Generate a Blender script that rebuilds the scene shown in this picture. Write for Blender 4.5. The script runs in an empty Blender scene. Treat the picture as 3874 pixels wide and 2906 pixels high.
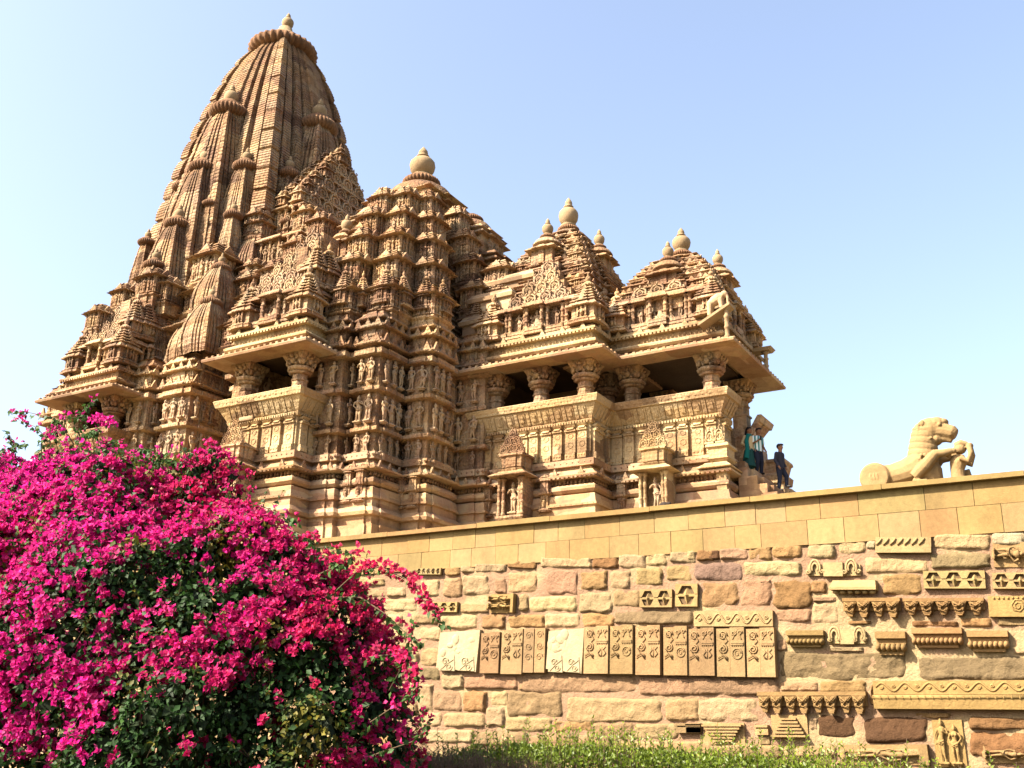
import bpy, math, random
import numpy as np
from mathutils import Vector, Matrix
R = math.radians
sc = bpy.context.scene
col = sc.collection
random.seed(7); np.random.seed(7)

# ---------------------------------------------------------------- camera (origin = the photographer's eye, ground 1.6 m below)
cam_d = bpy.data.cameras.new('camera'); cam = bpy.data.objects.new('camera', cam_d); col.objects.link(cam)
yaw, pit, rol = R(31.3), R(19.03), R(1.40)
fw = Vector((-math.sin(yaw)*math.cos(pit), math.cos(yaw)*math.cos(pit), math.sin(pit)))
r0 = Vector((math.cos(yaw), math.sin(yaw), 0)); u0 = r0.cross(fw)
rt = math.cos(rol)*r0 + math.sin(rol)*u0; up = -math.sin(rol)*r0 + math.cos(rol)*u0
cam.matrix_world = Matrix(((rt.x, up.x, -fw.x, 0), (rt.y, up.y, -fw.y, 0), (rt.z, up.z, -fw.z, 0), (0, 0, 0, 1)))
cam_d.sensor_width = 36; cam_d.lens = 36*3920/3874; cam_d.clip_end = 3000; cam_d.clip_start = .1
sc.camera = cam

# ---------------------------------------------------------------- sky, sun, exposure
SUN_AZ, SUN_EL = 36, 40            # degrees west of the wall's normal, height
wd = bpy.data.worlds.new('World'); sc.world = wd; wd.use_nodes = True
nt = wd.node_tree; bg = nt.nodes['Background']
sky = nt.nodes.new('ShaderNodeTexSky'); sky.sky_type = 'NISHITA'; sky.sun_disc = False
sky.sun_elevation = R(SUN_EL); sky.sun_rotation = R(180+SUN_AZ)
sky.air_density = 1.0; sky.dust_density = 4.2; sky.ozone_density = 1.5
hz = nt.nodes.new('ShaderNodeMix'); hz.data_type = 'RGBA'; hz.blend_type = 'MULTIPLY'; hz.inputs[0].default_value = 1; hz.inputs[7].default_value = (.985, .98, .985, 1)
nt.links.new(sky.outputs[0], hz.inputs[6]); hs_ = nt.nodes.new('ShaderNodeHueSaturation'); hs_.inputs['Saturation'].default_value = .86; nt.links.new(hz.outputs[2], hs_.inputs['Color']); nt.links.new(hs_.outputs[0], bg.inputs[0]); bg.inputs[1].default_value = .100
sun_d = bpy.data.lights.new('sun', 'SUN'); sun = bpy.data.objects.new('sun', sun_d); col.objects.link(sun)
sun_d.energy = 5.0; sun_d.angle = R(.5); sun_d.color = (1, .90, .74)
sdir = Vector((-math.sin(R(SUN_AZ))*math.cos(R(SUN_EL)), -math.cos(R(SUN_AZ))*math.cos(R(SUN_EL)), math.sin(R(SUN_EL))))
sun.rotation_euler = (-sdir).to_track_quat('-Z', 'Y').to_euler()
sc.view_settings.view_transform = 'Standard'; sc.view_settings.look = 'None'
sc.view_settings.exposure = 2.1; sc.view_settings.gamma = 1

# ---------------------------------------------------------------- object helpers
def tag(o, label=None, cat=None, group=None, kind=None):
    if label: o['label'] = label
    if cat: o['category'] = cat
    if group: o['group'] = group
    if kind: o['kind'] = kind
    return o
def empty(name, loc=(0, 0, 0)):
    o = bpy.data.objects.new(name, None); col.objects.link(o); o.location = loc; return o
def put(name, me, parent=None, loc=(0, 0, 0), rz=0, s=(1, 1, 1), rot=None):
    o = bpy.data.objects.new(name, me); col.objects.link(o)
    o.location = loc; o.rotation_euler = rot or (0, 0, rz)
    o.scale = s if hasattr(s, '__len__') else (s, s, s)
    if parent: o.parent = parent
    return o

class MB:                                   # collects shapes; build() makes ONE mesh
    def __init__(s): s.v = []; s.f = []; s.sm = []; s.t = []
    def add(s, vs, fs, smooth=False, tint=(1, 1, 1)):
        n = len(s.v); s.v += [tuple(v) for v in vs]; s.t += [tint]*len(vs)
        s.f += [tuple(i+n for i in f) for f in fs]; s.sm += [smooth]*len(fs); return s
    def merge(s, o, M=Matrix()):
        n = len(s.v); s.v += [tuple(M @ Vector(v)) for v in o.v]; s.t += o.t
        s.f += [tuple(i+n for i in f) for f in o.f]; s.sm += o.sm; return s
    def box(s, x0, x1, y0, y1, z0, z1, tint=(1, 1, 1)):
        return s.add([(x0, y0, z0), (x1, y0, z0), (x1, y1, z0), (x0, y1, z0), (x0, y0, z1), (x1, y0, z1), (x1, y1, z1), (x0, y1, z1)],
                     [(3, 2, 1, 0), (4, 5, 6, 7), (0, 1, 5, 4), (1, 2, 6, 5), (2, 3, 7, 6), (3, 0, 4, 7)], False, tint)
    def hexa(s, b, t, tint=(1, 1, 1)):
        return s.add(list(b)+list(t), [(3, 2, 1, 0), (4, 5, 6, 7), (0, 1, 5, 4), (1, 2, 6, 5), (2, 3, 7, 6), (3, 0, 4, 7)], False, tint)
    def sweep(s, plan, prof, cx=0, cy=0, cap=True, capb=True, smooth=False):
        """closed CCW plan; prof = [(z, offset[, scale about cx,cy])]"""
        n = len(plan); nor = []
        for i in range(n):
            (ax, ay), (bx, by), (dx, dy) = plan[i-1], plan[i], plan[(i+1) % n]
            e1 = Vector((by-ay, ax-bx)).normalized(); e2 = Vector((dy-by, bx-dx)).normalized()
            k = 1+e1.dot(e2); nor.append((e1+e2)/max(k, .3))
        vs = []; fs = []
        for p in prof:
            z, o = p[0], p[1]; sx = p[2] if len(p) > 2 else 1
            for (x, y), m in zip(plan, nor):
                vs.append((cx+(x-cx)*sx+m.x*o, cy+(y-cy)*sx+m.y*o, z))
        for k in range(len(prof)-1):
            for i in range(n):
                j = (i+1) % n; fs.append((k*n+i, k*n+j, (k+1)*n+j, (k+1)*n+i))
        if cap: fs.append(tuple(range((len(prof)-1)*n, len(prof)*n)))
        if capb: fs.append(tuple(range(n-1, -1, -1)))
        return s.add(vs, fs, smooth)
    def lathe(s, prof, n=20, c=(0, 0), rib=0, nr=0, smooth=True):
        vs = []; fs = []
        for r, z in prof:
            for i in range(n):
                a = 2*math.pi*i/n
                q = r*(1-rib*(.5-.5*abs(math.sin(a*nr/2))**.7*2+.5)) if rib and r > .02 else r
                vs.append((c[0]+q*math.cos(a), c[1]+q*math.sin(a), z))
        for k in range(len(prof)-1):
            for i in range(n):
                j = (i+1) % n; fs.append((k*n+i, k*n+j, (k+1)*n+j, (k+1)*n+i))
        fs.append(tuple(range((len(prof)-1)*n, len(prof)*n))); fs.append(tuple(range(n-1, -1, -1)))
        return s.add(vs, fs, smooth)
    def tube(s, pts, rad, n=8, sq=1.0, smooth=True):
        """tapered tube along points; sq flattens it along its second axis"""
        pts = [Vector(p) for p in pts]; vs = []; fs = []
        rad = rad if hasattr(rad, '__len__') else [rad]*len(pts)
        prev = None
        for i, p in enumerate(pts):
            d = (pts[min(i+1, len(pts)-1)]-pts[max(i-1, 0)]).normalized()
            if prev is None:
                a = d.cross(Vector((0, 1, 0)) if abs(d.y) < .9 else Vector((1, 0, 0))).normalized()
            else: a = (prev-d*prev.dot(d)).normalized()
            prev = a; b = d.cross(a)
            for k in range(n):
                t = 2*math.pi*k/n; vs.append(p+a*(rad[i]*math.cos(t))+b*(rad[i]*sq*math.sin(t)))
        for k in range(len(pts)-1):
            for i in range(n):
                j = (i+1) % n; fs.append((k*n+i, k*n+j, (k+1)*n+j, (k+1)*n+i))
        fs.append(tuple(range((len(pts)-1)*n, len(pts)*n))); fs.append(tuple(range(n-1, -1, -1)))
        return s.add(vs, fs, smooth)
    def ball(s, c, r, n=10, m=7, rot=None):
        r = r if hasattr(r, '__len__') else (r, r, r); vs = []; fs = []
        for k in range(m+1):
            p = math.pi*k/m-math.pi/2
            for i in range(n):
                a = 2*math.pi*i/n; q = Vector((r[0]*math.cos(p)*math.cos(a), r[1]*math.cos(p)*math.sin(a), r[2]*math.sin(p)))
                if rot: q = rot @ q
                vs.append(q+Vector(c))
        for k in range(m):
            for i in range(n):
                j = (i+1) % n; fs.append((k*n+i, k*n+j, (k+1)*n+j, (k+1)*n+i))
        return s.add(vs, fs, True)
    def mesh(s, name, mat):
        me = bpy.data.meshes.new(name); me.from_pydata(s.v, [], s.f)
        me.polygons.foreach_set('use_smooth', s.sm)
        if any(t != (1, 1, 1) for t in s.t):
            a = me.color_attributes.new('tint', 'FLOAT_COLOR', 'POINT')
            a.data.foreach_set('color', np.array([(*t, 1) for t in s.t], dtype=np.float32).ravel())
        for m in (mat if isinstance(mat, list) else [mat]): me.materials.append(m)
        return me
    def build(s, name, mat, parent=None, loc=(0, 0, 0), **k): return put(name, s.mesh(name, mat), parent, loc, **k)

def fuse(mb, name, mat, voxel, smooth=2, it=.5):
    """melt the overlapping solids of mb into one continuous surface"""
    o = mb.build(name, mat); m = o.modifiers.new('r', 'REMESH'); m.mode = 'VOXEL'; m.voxel_size = voxel; m.use_smooth_shade = True
    if smooth:
        q = o.modifiers.new('s', 'SMOOTH'); q.iterations = smooth; q.factor = it
    dg = bpy.context.evaluated_depsgraph_get(); me = bpy.data.meshes.new_from_object(o.evaluated_get(dg))
    old = o.data; bpy.data.objects.remove(o); bpy.data.meshes.remove(old); me.name = name
    if not me.materials: me.materials.append(mat)
    return me

# ---------------------------------------------------------------- materials
def newmat(name):
    m = bpy.data.materials.new(name); m.use_nodes = True
    N = m.node_tree.nodes; b = N['Principled BSDF']; b.inputs['Roughness'].default_value = .9
    b.inputs['Specular IOR Level'].default_value = .15
    return m, m.node_tree, N, b
def nd(t, typ, **k):
    n = t.nodes.new(typ)
    for a, v in k.items():
        if a.startswith('i_'): n.inputs[int(a[2:]) if a[2:].isdigit() else a[2:].replace('_', ' ')].default_value = v
        else: setattr(n, a, v)
    return n
def ramp(t, src, stops):
    r = t.nodes.new('ShaderNodeValToRGB'); e = r.color_ramp.elements
    while len(e) < len(stops): e.new(.5)
    for q, (p, c) in zip(e, stops): q.position = p; q.color = (*c, 1)
    t.links.new(src, r.inputs[0]); return r.outputs[0]
def mix(t, a, b, f, mode='MIX'):
    m = t.nodes.new('ShaderNodeMix'); m.data_type = 'RGBA'; m.blend_type = mode; m.clamp_factor = True
    for s_, v in ((m.inputs[0], f), (m.inputs[6], a), (m.inputs[7], b)):
        if isinstance(v, (int, float)): s_.default_value = v
        elif isinstance(v, tuple): s_.default_value = (*v, 1)
        else: t.links.new(v, s_)
    return m.outputs[2]
def stone_mat(name, stops, carve=.0, cscale=7, blocks=None, patch=.75, stain=.55, objvar=.0, bump=.5, tint=False, bscale=26, stainc=(.10, .055, .034), spots=0):
    m, t, N, b = newmat(name); L = t.links
    geo = nd(t, 'ShaderNodeNewGeometry'); P = geo.outputs['Position']
    n1 = nd(t, 'ShaderNodeTexNoise', i_Scale=patch, i_Detail=5, i_Roughness=.6); L.new(P, n1.inputs['Vector'])
    fac = n1.outputs['Fac']
    c = ramp(t, fac, stops)
    if blocks:                              # blocks of slightly different stone
        mp = nd(t, 'ShaderNodeMapping', i_Scale=blocks); L.new(P, mp.inputs['Vector'])
        vo = nd(t, 'ShaderNodeTexVoronoi', distance='CHEBYCHEV', i_Scale=1.0, i_Randomness=.75); L.new(mp.outputs[0], vo.inputs['Vector'])
        sp = nd(t, 'ShaderNodeSeparateColor'); L.new(vo.outputs['Color'], sp.inputs[0])
        bc = ramp(t, sp.outputs[0], [(0, (.46, .36, .33)), (.2, (.82, .66, .56)), (.45, (1, .97, .95)), (.62, (1.22, 1.18, 1.1)), (.8, (1.05, .92, .74)), (1, (.72, .54, .46))])
        c = mix(t, c, bc, .85, 'MULTIPLY')
    n2 = nd(t, 'ShaderNodeTexNoise', i_Scale=14, i_Detail=4, i_Roughness=.7); L.new(P, n2.inputs['Vector'])
    c = mix(t, c, ramp(t, n2.outputs['Fac'], [(.3, (.72, .68, .66)), (.7, (1.12, 1.1, 1.06))]), .6, 'MULTIPLY')
    if stain:                               # weathering streaks; their red-brown also stands in for shadow tone
        mp2 = nd(t, 'ShaderNodeMapping', i_Scale=(1.3, 1.3, .45)); L.new(P, mp2.inputs['Vector'])
        n3 = nd(t, 'ShaderNodeTexNoise', i_Scale=1.1, i_Detail=6, i_Roughness=.7); L.new(mp2.outputs[0], n3.inputs['Vector'])
        mr = nd(t, 'ShaderNodeMapRange', i_1=.50, i_2=.72, i_3=0, i_4=stain); L.new(n3.outputs['Fac'], mr.inputs[0])
        c = mix(t, c, stainc, mr.outputs[0])
    if stain > .4:                          # dark lichen runs down the faces
        mp3 = nd(t, 'ShaderNodeMapping', i_Scale=(3.2, 3.2, .5)); L.new(P, mp3.inputs['Vector'])
        n6 = nd(t, 'ShaderNodeTexNoise', i_Scale=1.0, i_Detail=5, i_Roughness=.65); L.new(mp3.outputs[0], n6.inputs['Vector'])
        mr = nd(t, 'ShaderNodeMapRange', i_1=.54, i_2=.67, i_3=0, i_4=.62); L.new(n6.outputs['Fac'], mr.inputs[0]); c = mix(t, c, (.085, .07, .055), mr.outputs[0])
    if spots:
        n5 = nd(t, 'ShaderNodeTexNoise', i_Scale=38, i_Detail=3, i_Roughness=.8); L.new(P, n5.inputs['Vector'])
        mr = nd(t, 'ShaderNodeMapRange', i_1=.58, i_2=.72, i_3=0, i_4=spots); L.new(n5.outputs['Fac'], mr.inputs[0])
        c = mix(t, c, (.16, .10, .055), mr.outputs[0])
    if objvar:
        oi = nd(t, 'ShaderNodeObjectInfo')
        c = mix(t, c, ramp(t, oi.outputs['Random'], [(0, (.58, .50, .46)), (.35, (.95, .90, .86)), (.7, (1.08, 1.04, .98)), (1, (1.35, 1.31, 1.22))]), objvar, 'MULTIPLY')
    if tint:
        at = nd(t, 'ShaderNodeVertexColor', layer_name='tint'); c = mix(t, c, at.outputs[0], 1.0, 'MULTIPLY')
    c = mix(t, c, (.63, .60, .575), 1.0, 'MULTIPLY')
    L.new(c, b.inputs['Base Color'])
    n4 = nd(t, 'ShaderNodeTexNoise', i_Scale=bscale, i_Detail=5, i_Roughness=.65); L.new(P, n4.inputs['Vector'])
    h = n4.outputs['Fac']
    bp = nd(t, 'ShaderNodeBump', i_Strength=bump, i_Distance=.03); L.new(h, bp.inputs['Height'])
    out = bp.outputs[0]
    if carve:                               # shallow carving all over
        v = nd(t, 'ShaderNodeTexVoronoi', feature='F1', distance='MANHATTAN', i_Scale=cscale, i_Randomness=.55); L.new(P, v.inputs['Vector'])
        b2 = nd(t, 'ShaderNodeBump', i_Strength=carve, i_Distance=.06); b2.invert = True
        L.new(v.outputs['Distance'], b2.inputs['Height']); L.new(out, b2.inputs['Normal']); out = b2.outputs[0]
    L.new(out, b.inputs['Normal'])
    return m
TAN = [(.22, (.25, .165, .10)), (.36, (.36, .255, .155)), (.46, (.45, .355, .225)), (.55, (.41, .29, .20)), (.64, (.37, .31, .22)), (.76, (.47, .38, .26)), (.9, (.30, .19, .125))]
BRN = [(.22, (.22, .145, .09)), (.38, (.33, .235, .145)), (.5, (.42, .32, .20)), (.6, (.34, .235, .165)), (.7, (.40, .33, .225)), (.86, (.25, .17, .11))]
YEL = [(.25, (.36, .27, .15)), (.45, (.45, .36, .21)), (.6, (.50, .41, .25)), (.8, (.40, .30, .18))]
M_carved = stone_mat('carved_sandstone', TAN, carve=.55, cscale=8, blocks=(1.1, 1.1, 2.2), objvar=.8)
M_plain = stone_mat('plain_sandstone', TAN, blocks=(.9, .9, 2.6), objvar=.35, stain=.3)
M_yellow = stone_mat('yellow_sandstone', YEL, carve=.3, cscale=9, blocks=(.8, .8, 1.8), stain=.2)
M_spire = stone_mat('spire_sandstone', BRN, carve=.95, cscale=5.5, blocks=(.8, .8, 1.5), objvar=.25, stain=.5)
M_figure = stone_mat('figure_sandstone', TAN, objvar=.85, stain=.25, bump=.35)
M_pot = stone_mat('smooth_sandstone', [(.3, (.32, .235, .135)), (.7, (.41, .315, .19))], stain=.35, bump=.3)
M_pale = stone_mat('pale_new_sandstone', [(.3, (.44, .36, .24)), (.7, (.52, .43, .30))], blocks=(1.2, 1.2, 2.2), stain=.15, bump=.3)
M_red = stone_mat('red_brown_sandstone', [(.3, (.17, .092, .05)), (.55, (.25, .145, .08)), (.8, (.31, .20, .11))], stain=.45, objvar=.3)

# ================================================================= TEMPLE
A = 32.05                                    # the temple's long axis lies at y = A
PLAT = 3.6                                   # platform level
SX = -33.75                                  # sanctum tower axis
temple = tag(empty('temple', (0, 0, 0)), 'ornate carved sandstone temple with a tall curved spire and stepped hall roofs', 'temple')

def rect(x0, x1, y0, y1): return [(x0, y0), (x1, y0), (x1, y1), (x0, y1)]
def ratha(x0, x1, y0, y1, p=.09, q=.3):
    """rectangle whose four faces carry a shallow central projection"""
    w, d = x1-x0, y1-y0
    a, b, c, e = x0+w*q, x1-w*q, y0+d*q, y1-d*q
    return [(x0, y0), (a, y0), (a, y0-p), (b, y0-p), (b, y0), (x1, y0), (x1, c), (x1+p, c), (x1+p, e), (x1, e),
            (x1, y1), (b, y1), (b, y1+p), (a, y1+p), (a, y1), (x0, y1), (x0, e), (x0-p, e), (x0-p, c), (x0, c)]
def arc(z0, z1, o0, o1, n=5):
    """half-round moulding between z0 and z1 bulging from o0 to o1"""
    return [((z0+z1)/2-(z1-z0)/2*math.cos(math.pi*k/n), o0+(o1-o0)*math.sin(math.pi*k/n)) for k in range(n+1)]
PLINTH = [(PLAT, .75), (4.6, .75), (4.62, .6), (6.2, .6), (6.22, .42), (6.50, .42), (6.52, .56), (6.62, .6), (6.80, .42), (6.82, .34), (7.06, .34), (7.08, .42), (7.15, .42), (7.17, .37), (7.44, .31), (7.47, .26), (7.48, .12)] + \
    arc(7.5, 7.82, .12, .34) + [(7.83, .10), (8.0, .10), (8.02, .44), (8.07, .46), (8.14, .30), (8.30, .14), (8.32, .08), (8.40, .08), (8.41, .24), (8.63, .24), (8.66, .0)]
def kap(z, h, o, i=0.02):                    # an eave-like kapota moulding
    return [(z, o*.92), (z+h*.12, o), (z+h*.45, o*.62+i*.38), (z+h*.8, i+.03), (z+h, i)]
TOWER = [(8.66, 0), (9.33, 0), (9.35, .12), (9.37, .2), (9.49, .2), (9.52, .03), (10.70, 0), (10.72, .12), (10.74, .2), (10.87, .2), (10.91, .03), (11.96, 0), (11.98, .16), (12.0, .24), (12.17, .24), (12.2, .06), (12.33, .04)] + \
    kap(12.36, .3, .26) + [(12.72, .06), (12.95, .06)] + kap(12.96, .26, .25) + [(13.25, .05)] + kap(13.3, .24, .2) + [(13.62, .0), (13.64, .05)]

# ---- repeated carved pieces ------------------------------------------------------------
def kalasha(mb, r, z=0):
    pr = [(.75, -1.3), (.82, -1.12), (.55, -1.0), (.7, -.88), (.93, -.45), (1, 0), (.95, .35), (.74, .66), (.42, .82), (.36, .92), (.5, .97), (.5, 1.05), (.3, 1.12), (.38, 1.35), (.34, 1.6), (.2, 1.85), (.03, 2.1)]
    mb.lathe([(a*r, z+b*r) for a, b in pr], 18)
def amalaka(mb, r, h, z=0, nr=30):
    pr = [(.62, -.62), (.62, -.42), (.82, -.40), (.96, -.2), (1, 0), (.95, .2), (.8, .38), (.6, .42)]
    mb.lathe([(a*r, z+b*h) for a, b in pr], nr*4, rib=.13, nr=nr)
    mb.lathe([(.72*r, z+.30*h), (.66*r, z+.6*h), (.40*r, z+.72*h), (.36*r, z+.95*h), (.2*r, z+1.05*h)], 20)
def mesh_of(fn, name, mat):
    mb = MB(); fn(mb); return mb.mesh(name, mat)
ME_pot = mesh_of(lambda m: kalasha(m, 1), 'finial', M_pot)
ME_amal = mesh_of(lambda m: amalaka(m, 1, .62), 'amalaka', M_red)

SQUAT = [(0, .90), (.15, .97), (.35, 1), (.6, .9), (.8, .70), (.92, .52), (1, .40)]
CURVE = [(0, 1), (.2, .94), (.44, .81), (.58, .735), (.75, .60), (.83, .52), (.9, .44), (.96, .35), (1, .26)]
def cv(t, C=CURVE):
    for (a, b), (c, d) in zip(C, C[1:]):
        if t <= c: return b+(d-b)*(t-a)/(c-a)
    return C[-1][1]
def spire_mesh(name, layers, seg, asp, o=.020):
    """curved tower of unit half-width and unit height: ribbed bands with fine horizontal courses; asp = height / half-width"""
    side = [(-1, .03), (-.83, .03), (-.83, -.12), (-.755, -.12), (-.755, .0), (-.58, .0), (-.58, -.14), (-.50, -.14), (-.50, .05), (-.36, .05), (-.36, -.07), (-.29, -.07), (-.29, .10), (-.11, .10), (-.11, .16), (.11, .16)]
    half = side + [(-x, o_) for x, o_ in side[:15][::-1]]
    plan = []
    for k in range(4):
        ca, sa = [(1, 0), (0, 1), (-1, 0), (0, -1)][k]
        for x, e in half[:-1]:
            px, py = x, -1-e; plan.append((px*ca-py*sa, px*sa+py*ca))
    n = len(plan); vs = []; fs = []; rows = []
    for i in range(layers):
        rows += [(i/layers, 1), ((i+.30)/layers, .9), ((i+.72)/layers, .35), ((i+.93)/layers, 0)]
    rows.append((1, 0))
    for t, lip in rows:
        s = cv(t, CURVE if asp > 3 else SQUAT); ph = (t*seg) % 1
        for x, y in plan:
            kx, ky = abs(x) > .78, abs(y) > .78
            q = s*(1+o*lip/s*.6)
            if kx and ky: q *= 1+.028*math.sqrt(max(math.sin(math.pi*ph), 0))-(.02 if ph < .1 else 0)
            elif abs(x) < .30 or abs(y) < .30: q *= 1+.03*((t*seg*1.6) % 1)*(1 if asp > 5 else .3)-.01
            vs.append((x*q, y*q, t))
    for k in range(len(rows)-1):
        for i in range(n):
            j = (i+1) % n; fs.append((k*n+i, k*n+j, (k+1)*n+j, (k+1)*n+i))
    fs.append(tuple(range((len(rows)-1)*n, len(rows)*n)))
    return MB().add(vs, fs).mesh(name, M_spire)
ME_main = spire_mesh('main_tower', 130, 17, 5, .010)
ME_spire = spire_mesh('spire', 64, 12, 6, .013)
ME_squat = spire_mesh('spire', 34, 5, 3, .018)
def spire(x, y, z0, z1, w, ra, me=None, name='spire', pot=True, label=None, seat=.9):
    o = put(name, me or ME_spire, temple, (x, y, z0), s=(w, w, z1-z0))
    if label: o['label'] = label
    inv = o.matrix_basis.inverted()
    for nm, m, zz, s in (('amalaka', ME_amal, z1+ra*.10, (ra, ra, ra*(.85 if ra > 1.5 else 1.15))),) + ((('finial', ME_pot, z1+ra*(.62+.36*1.2), (ra*.36,)*3),) if pot else ()):
        c = put(nm, m, o); c.matrix_basis = inv @ Matrix.LocRotScale(Vector((x, y, zz)), None, Vector(s))
    return o

def fig_mb(seed, female=False):
    """one standing figure in high relief, height 1 with its crown, facing -y, back against y = 0"""
    g = random.Random(seed); m = MB(); hs = g.choice([-1, 1])*g.uniform(.02, .055); y = -.075
    fz = g.uniform(.03, .06)
    for s in (-1, 1):
        kx = s*.05+hs*.9+g.uniform(-.02, .02); fx = s*fz+g.uniform(-.015, .015)+(.03*s if s*hs > 0 else 0)
        m.tube([(hs+s*.055, y, .50), (kx, y-.025, .28), (fx, y, .05)], [.062, .045, .026], 8)
        m.ball((fx, y-.04, .03), (.03, .065, .025), 8, 5)
    m.tube([(hs, y, .45), (hs*.9, y, .53), (hs*.2, y-.01, .61), (-hs*.3, y-.01, .70), (-hs*.3, y, .775), (-hs*.2, y, .82)], [.09, .105 if female else .095, .066, .095, .10, .04], 10, .75)
    if female:
        for s in (-1, 1): m.ball((-hs*.3+s*.045, y-.07, .715), .04, 8, 6)
    hx = -hs*.1
    m.ball((hx, y-.02, .875), (.05, .055, .065), 10, 7); m.tube([(hx, y, .92), (hx, y+.005, .96), (hx, y, 1.0)], [.05, .04, .012], 8)
    for s in (-1, 1): m.ball((hx+s*.055, y, .87), (.02, .02, .04), 6, 5)
    for s in (-1, 1):
        sh = (-hs*.3+s*.12, y, .765); k = g.random()
        if k < .4: el, ha = (s*.18-hs*.2, y-.01, .62), (hs+s*.10, y-.05, .50)
        elif k < .7: el, ha = (s*.185, y-.02, .63), (s*.05, y-.11, .71)
        elif k < .85: el, ha = (s*.2, y, .70), (s*.13, y-.03, .88)
        else: el, ha = (s*.15+hs, y, .60), (s*.14+hs, y-.04, .42)
        m.tube([sh, el, ha], [.038, .03, .022], 7); m.ball(ha, .028, 7, 5)
    for k in range(2): m.tube([(hs-.10, y-.06, .50-k*.05), (hs, y-.10, .46-k*.05), (hs+.10, y-.06, .50-k*.05)], .014, 6)
    m.box(-.15, .15, -.17, .02, -.035, .018); m.box(-.11, .11, -.12, .02, -.085, -.03)
    return m
ME_fig = [fuse(fig_mb(k, k % 2 == 0), 'carved_figure', M_figure, .0145, 1) for k in range(8)]
def seated_mb():
    m = MB(); y = -.12
    m.tube([(0, y, .2), (0, y, .3), (0, y, .45), (0, y, .62), (0, y, .68)], [.13, .15, .10, .15, .05], 10, .7)
    m.ball((0, y-.03, .76), (.075, .075, .095)); m.tube([(0, y, .83), (0, y, .9), (0, y, .98)], [.075, .06, .015])
    for s in (-1, 1):
        m.tube([(s*.08, y, .22), (s*.26, y-.12, .2), (s*.02, y-.2, .14)], [.09, .07, .045]); m.tube([(s*.16, y, .6), (s*.24, y-.02, .42), (s*.17, y-.14, .3)], [.05, .045, .03])
        m.tube([(s*.16, y+.02, .6), (s*.28, y, .58), (s*.27, y-.03, .74)], [.045, .04, .03])
    m.box(-.3, .3, -.36, .02, 0, .1); return m
ME_seat = fuse(seated_mb(), 'seated_figure', M_figure, .02, 1)
FIGN = [0]
fig_rest = []                                # figures beyond the hundred nearest become one mass
def fig(x, y, z, h, face=0, parent=None, k=None, wob=True):
    """face 0 = looks south, 1 = east"""
    me = ME_fig[(k if k is not None else FIGN[0]) % 8]; FIGN[0] += 1
    put('carved_figure', me, parent or temple, (x, y, z), [0, math.pi/2, -math.pi/2][face] + (random.uniform(-.2, .2) if wob else 0),
        (h*random.choice((-1, 1))*random.uniform(.95, 1.1), h*1.05, h*random.uniform(.95, 1.02)))

def figrow(p0, p1, z, h, n, face, parent, gap=.02):
    for i in range(n):
        f = (i+.5)/n; fig(p0[0]+(p1[0]-p0[0])*f, p0[1]+(p1[1]-p0[1])*f, z, h*random.uniform(.93, 1.03), face, parent)

def along(mb, p0, p1, z0, z1, out, step, width, shape='box', tint=(1, 1, 1)):
    """small repeated blocks along the edge p0-p1 (wall runs west-east or south-north); 'out' stands off the face"""
    d = Vector((p1[0]-p0[0], p1[1]-p0[1])); L = d.length; d /= L; n_ = Vector((d.y, -d.x))
    k = max(1, round(L/step))
    for i in range(k):
        c = Vector(p0)+d*(L*(i+.5)/k); a, b = c-d*width/2, c+d*width/2; a2, b2 = a+n_*out, b+n_*out; i_ = n_*-.02
        if shape == 'box':
            mb.hexa([(*(a+i_), z0), (*(b+i_), z0), (*b2, z0), (*a2, z0)][::-1], [(*(a+i_), z1), (*(b+i_), z1), (*b2, z1), (*a2, z1)][::-1])
        elif shape == 'dia':
            zm = (z0+z1)/2; cc = c+n_*out
            vs = [(*(a+i_), zm), (*(c+i_), z0), (*(b+i_), zm), (*(c+i_), z1), (*(c+n_*out), zm)]
            mb.add(vs, [(0, 1, 4), (1, 2, 4), (2, 3, 4), (3, 0, 4)])
        elif shape == 'tri':                 # little pointed tab
            vs = [(*a2, z0), (*b2, z0), (*(c+n_*out), z1), (*(a+i_), z0), (*(b+i_), z0), (*(c+i_), z1)]
            mb.add(vs, [(0, 1, 2), (0, 2, 5, 3), (1, 4, 5, 2)])
        elif shape == 'blob':                # worn figures of a procession
            h = (z1-z0)*random.uniform(.75, 1.05); r = width*random.uniform(.3, .55)
            q = c+d*random.uniform(-.2, .2)*step
            mb.ball((*(q+n_*out*.4), z0+h*.42), (r, out*.8, h*.42), 6, 5); mb.ball((*(q+n_*out*.6+d*r*.5), z0+h*.82), (r*.5, out*.6, h*.18), 6, 4)
def edges(mb, pl, faces, *a, **k):
    """apply along() to chosen edges of a rectangle list (0 south, 1 east, 2 north, 3 west)"""
    for e in faces: along(mb, pl[e], pl[(e+1) % 4], *a, **k)
def off(pl, o):                              # rectangle grown by o
    (x0, y0), (x1, _), (_, y1), _ = pl; return rect(x0-o, x1+o, y0-o, y1+o)

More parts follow.
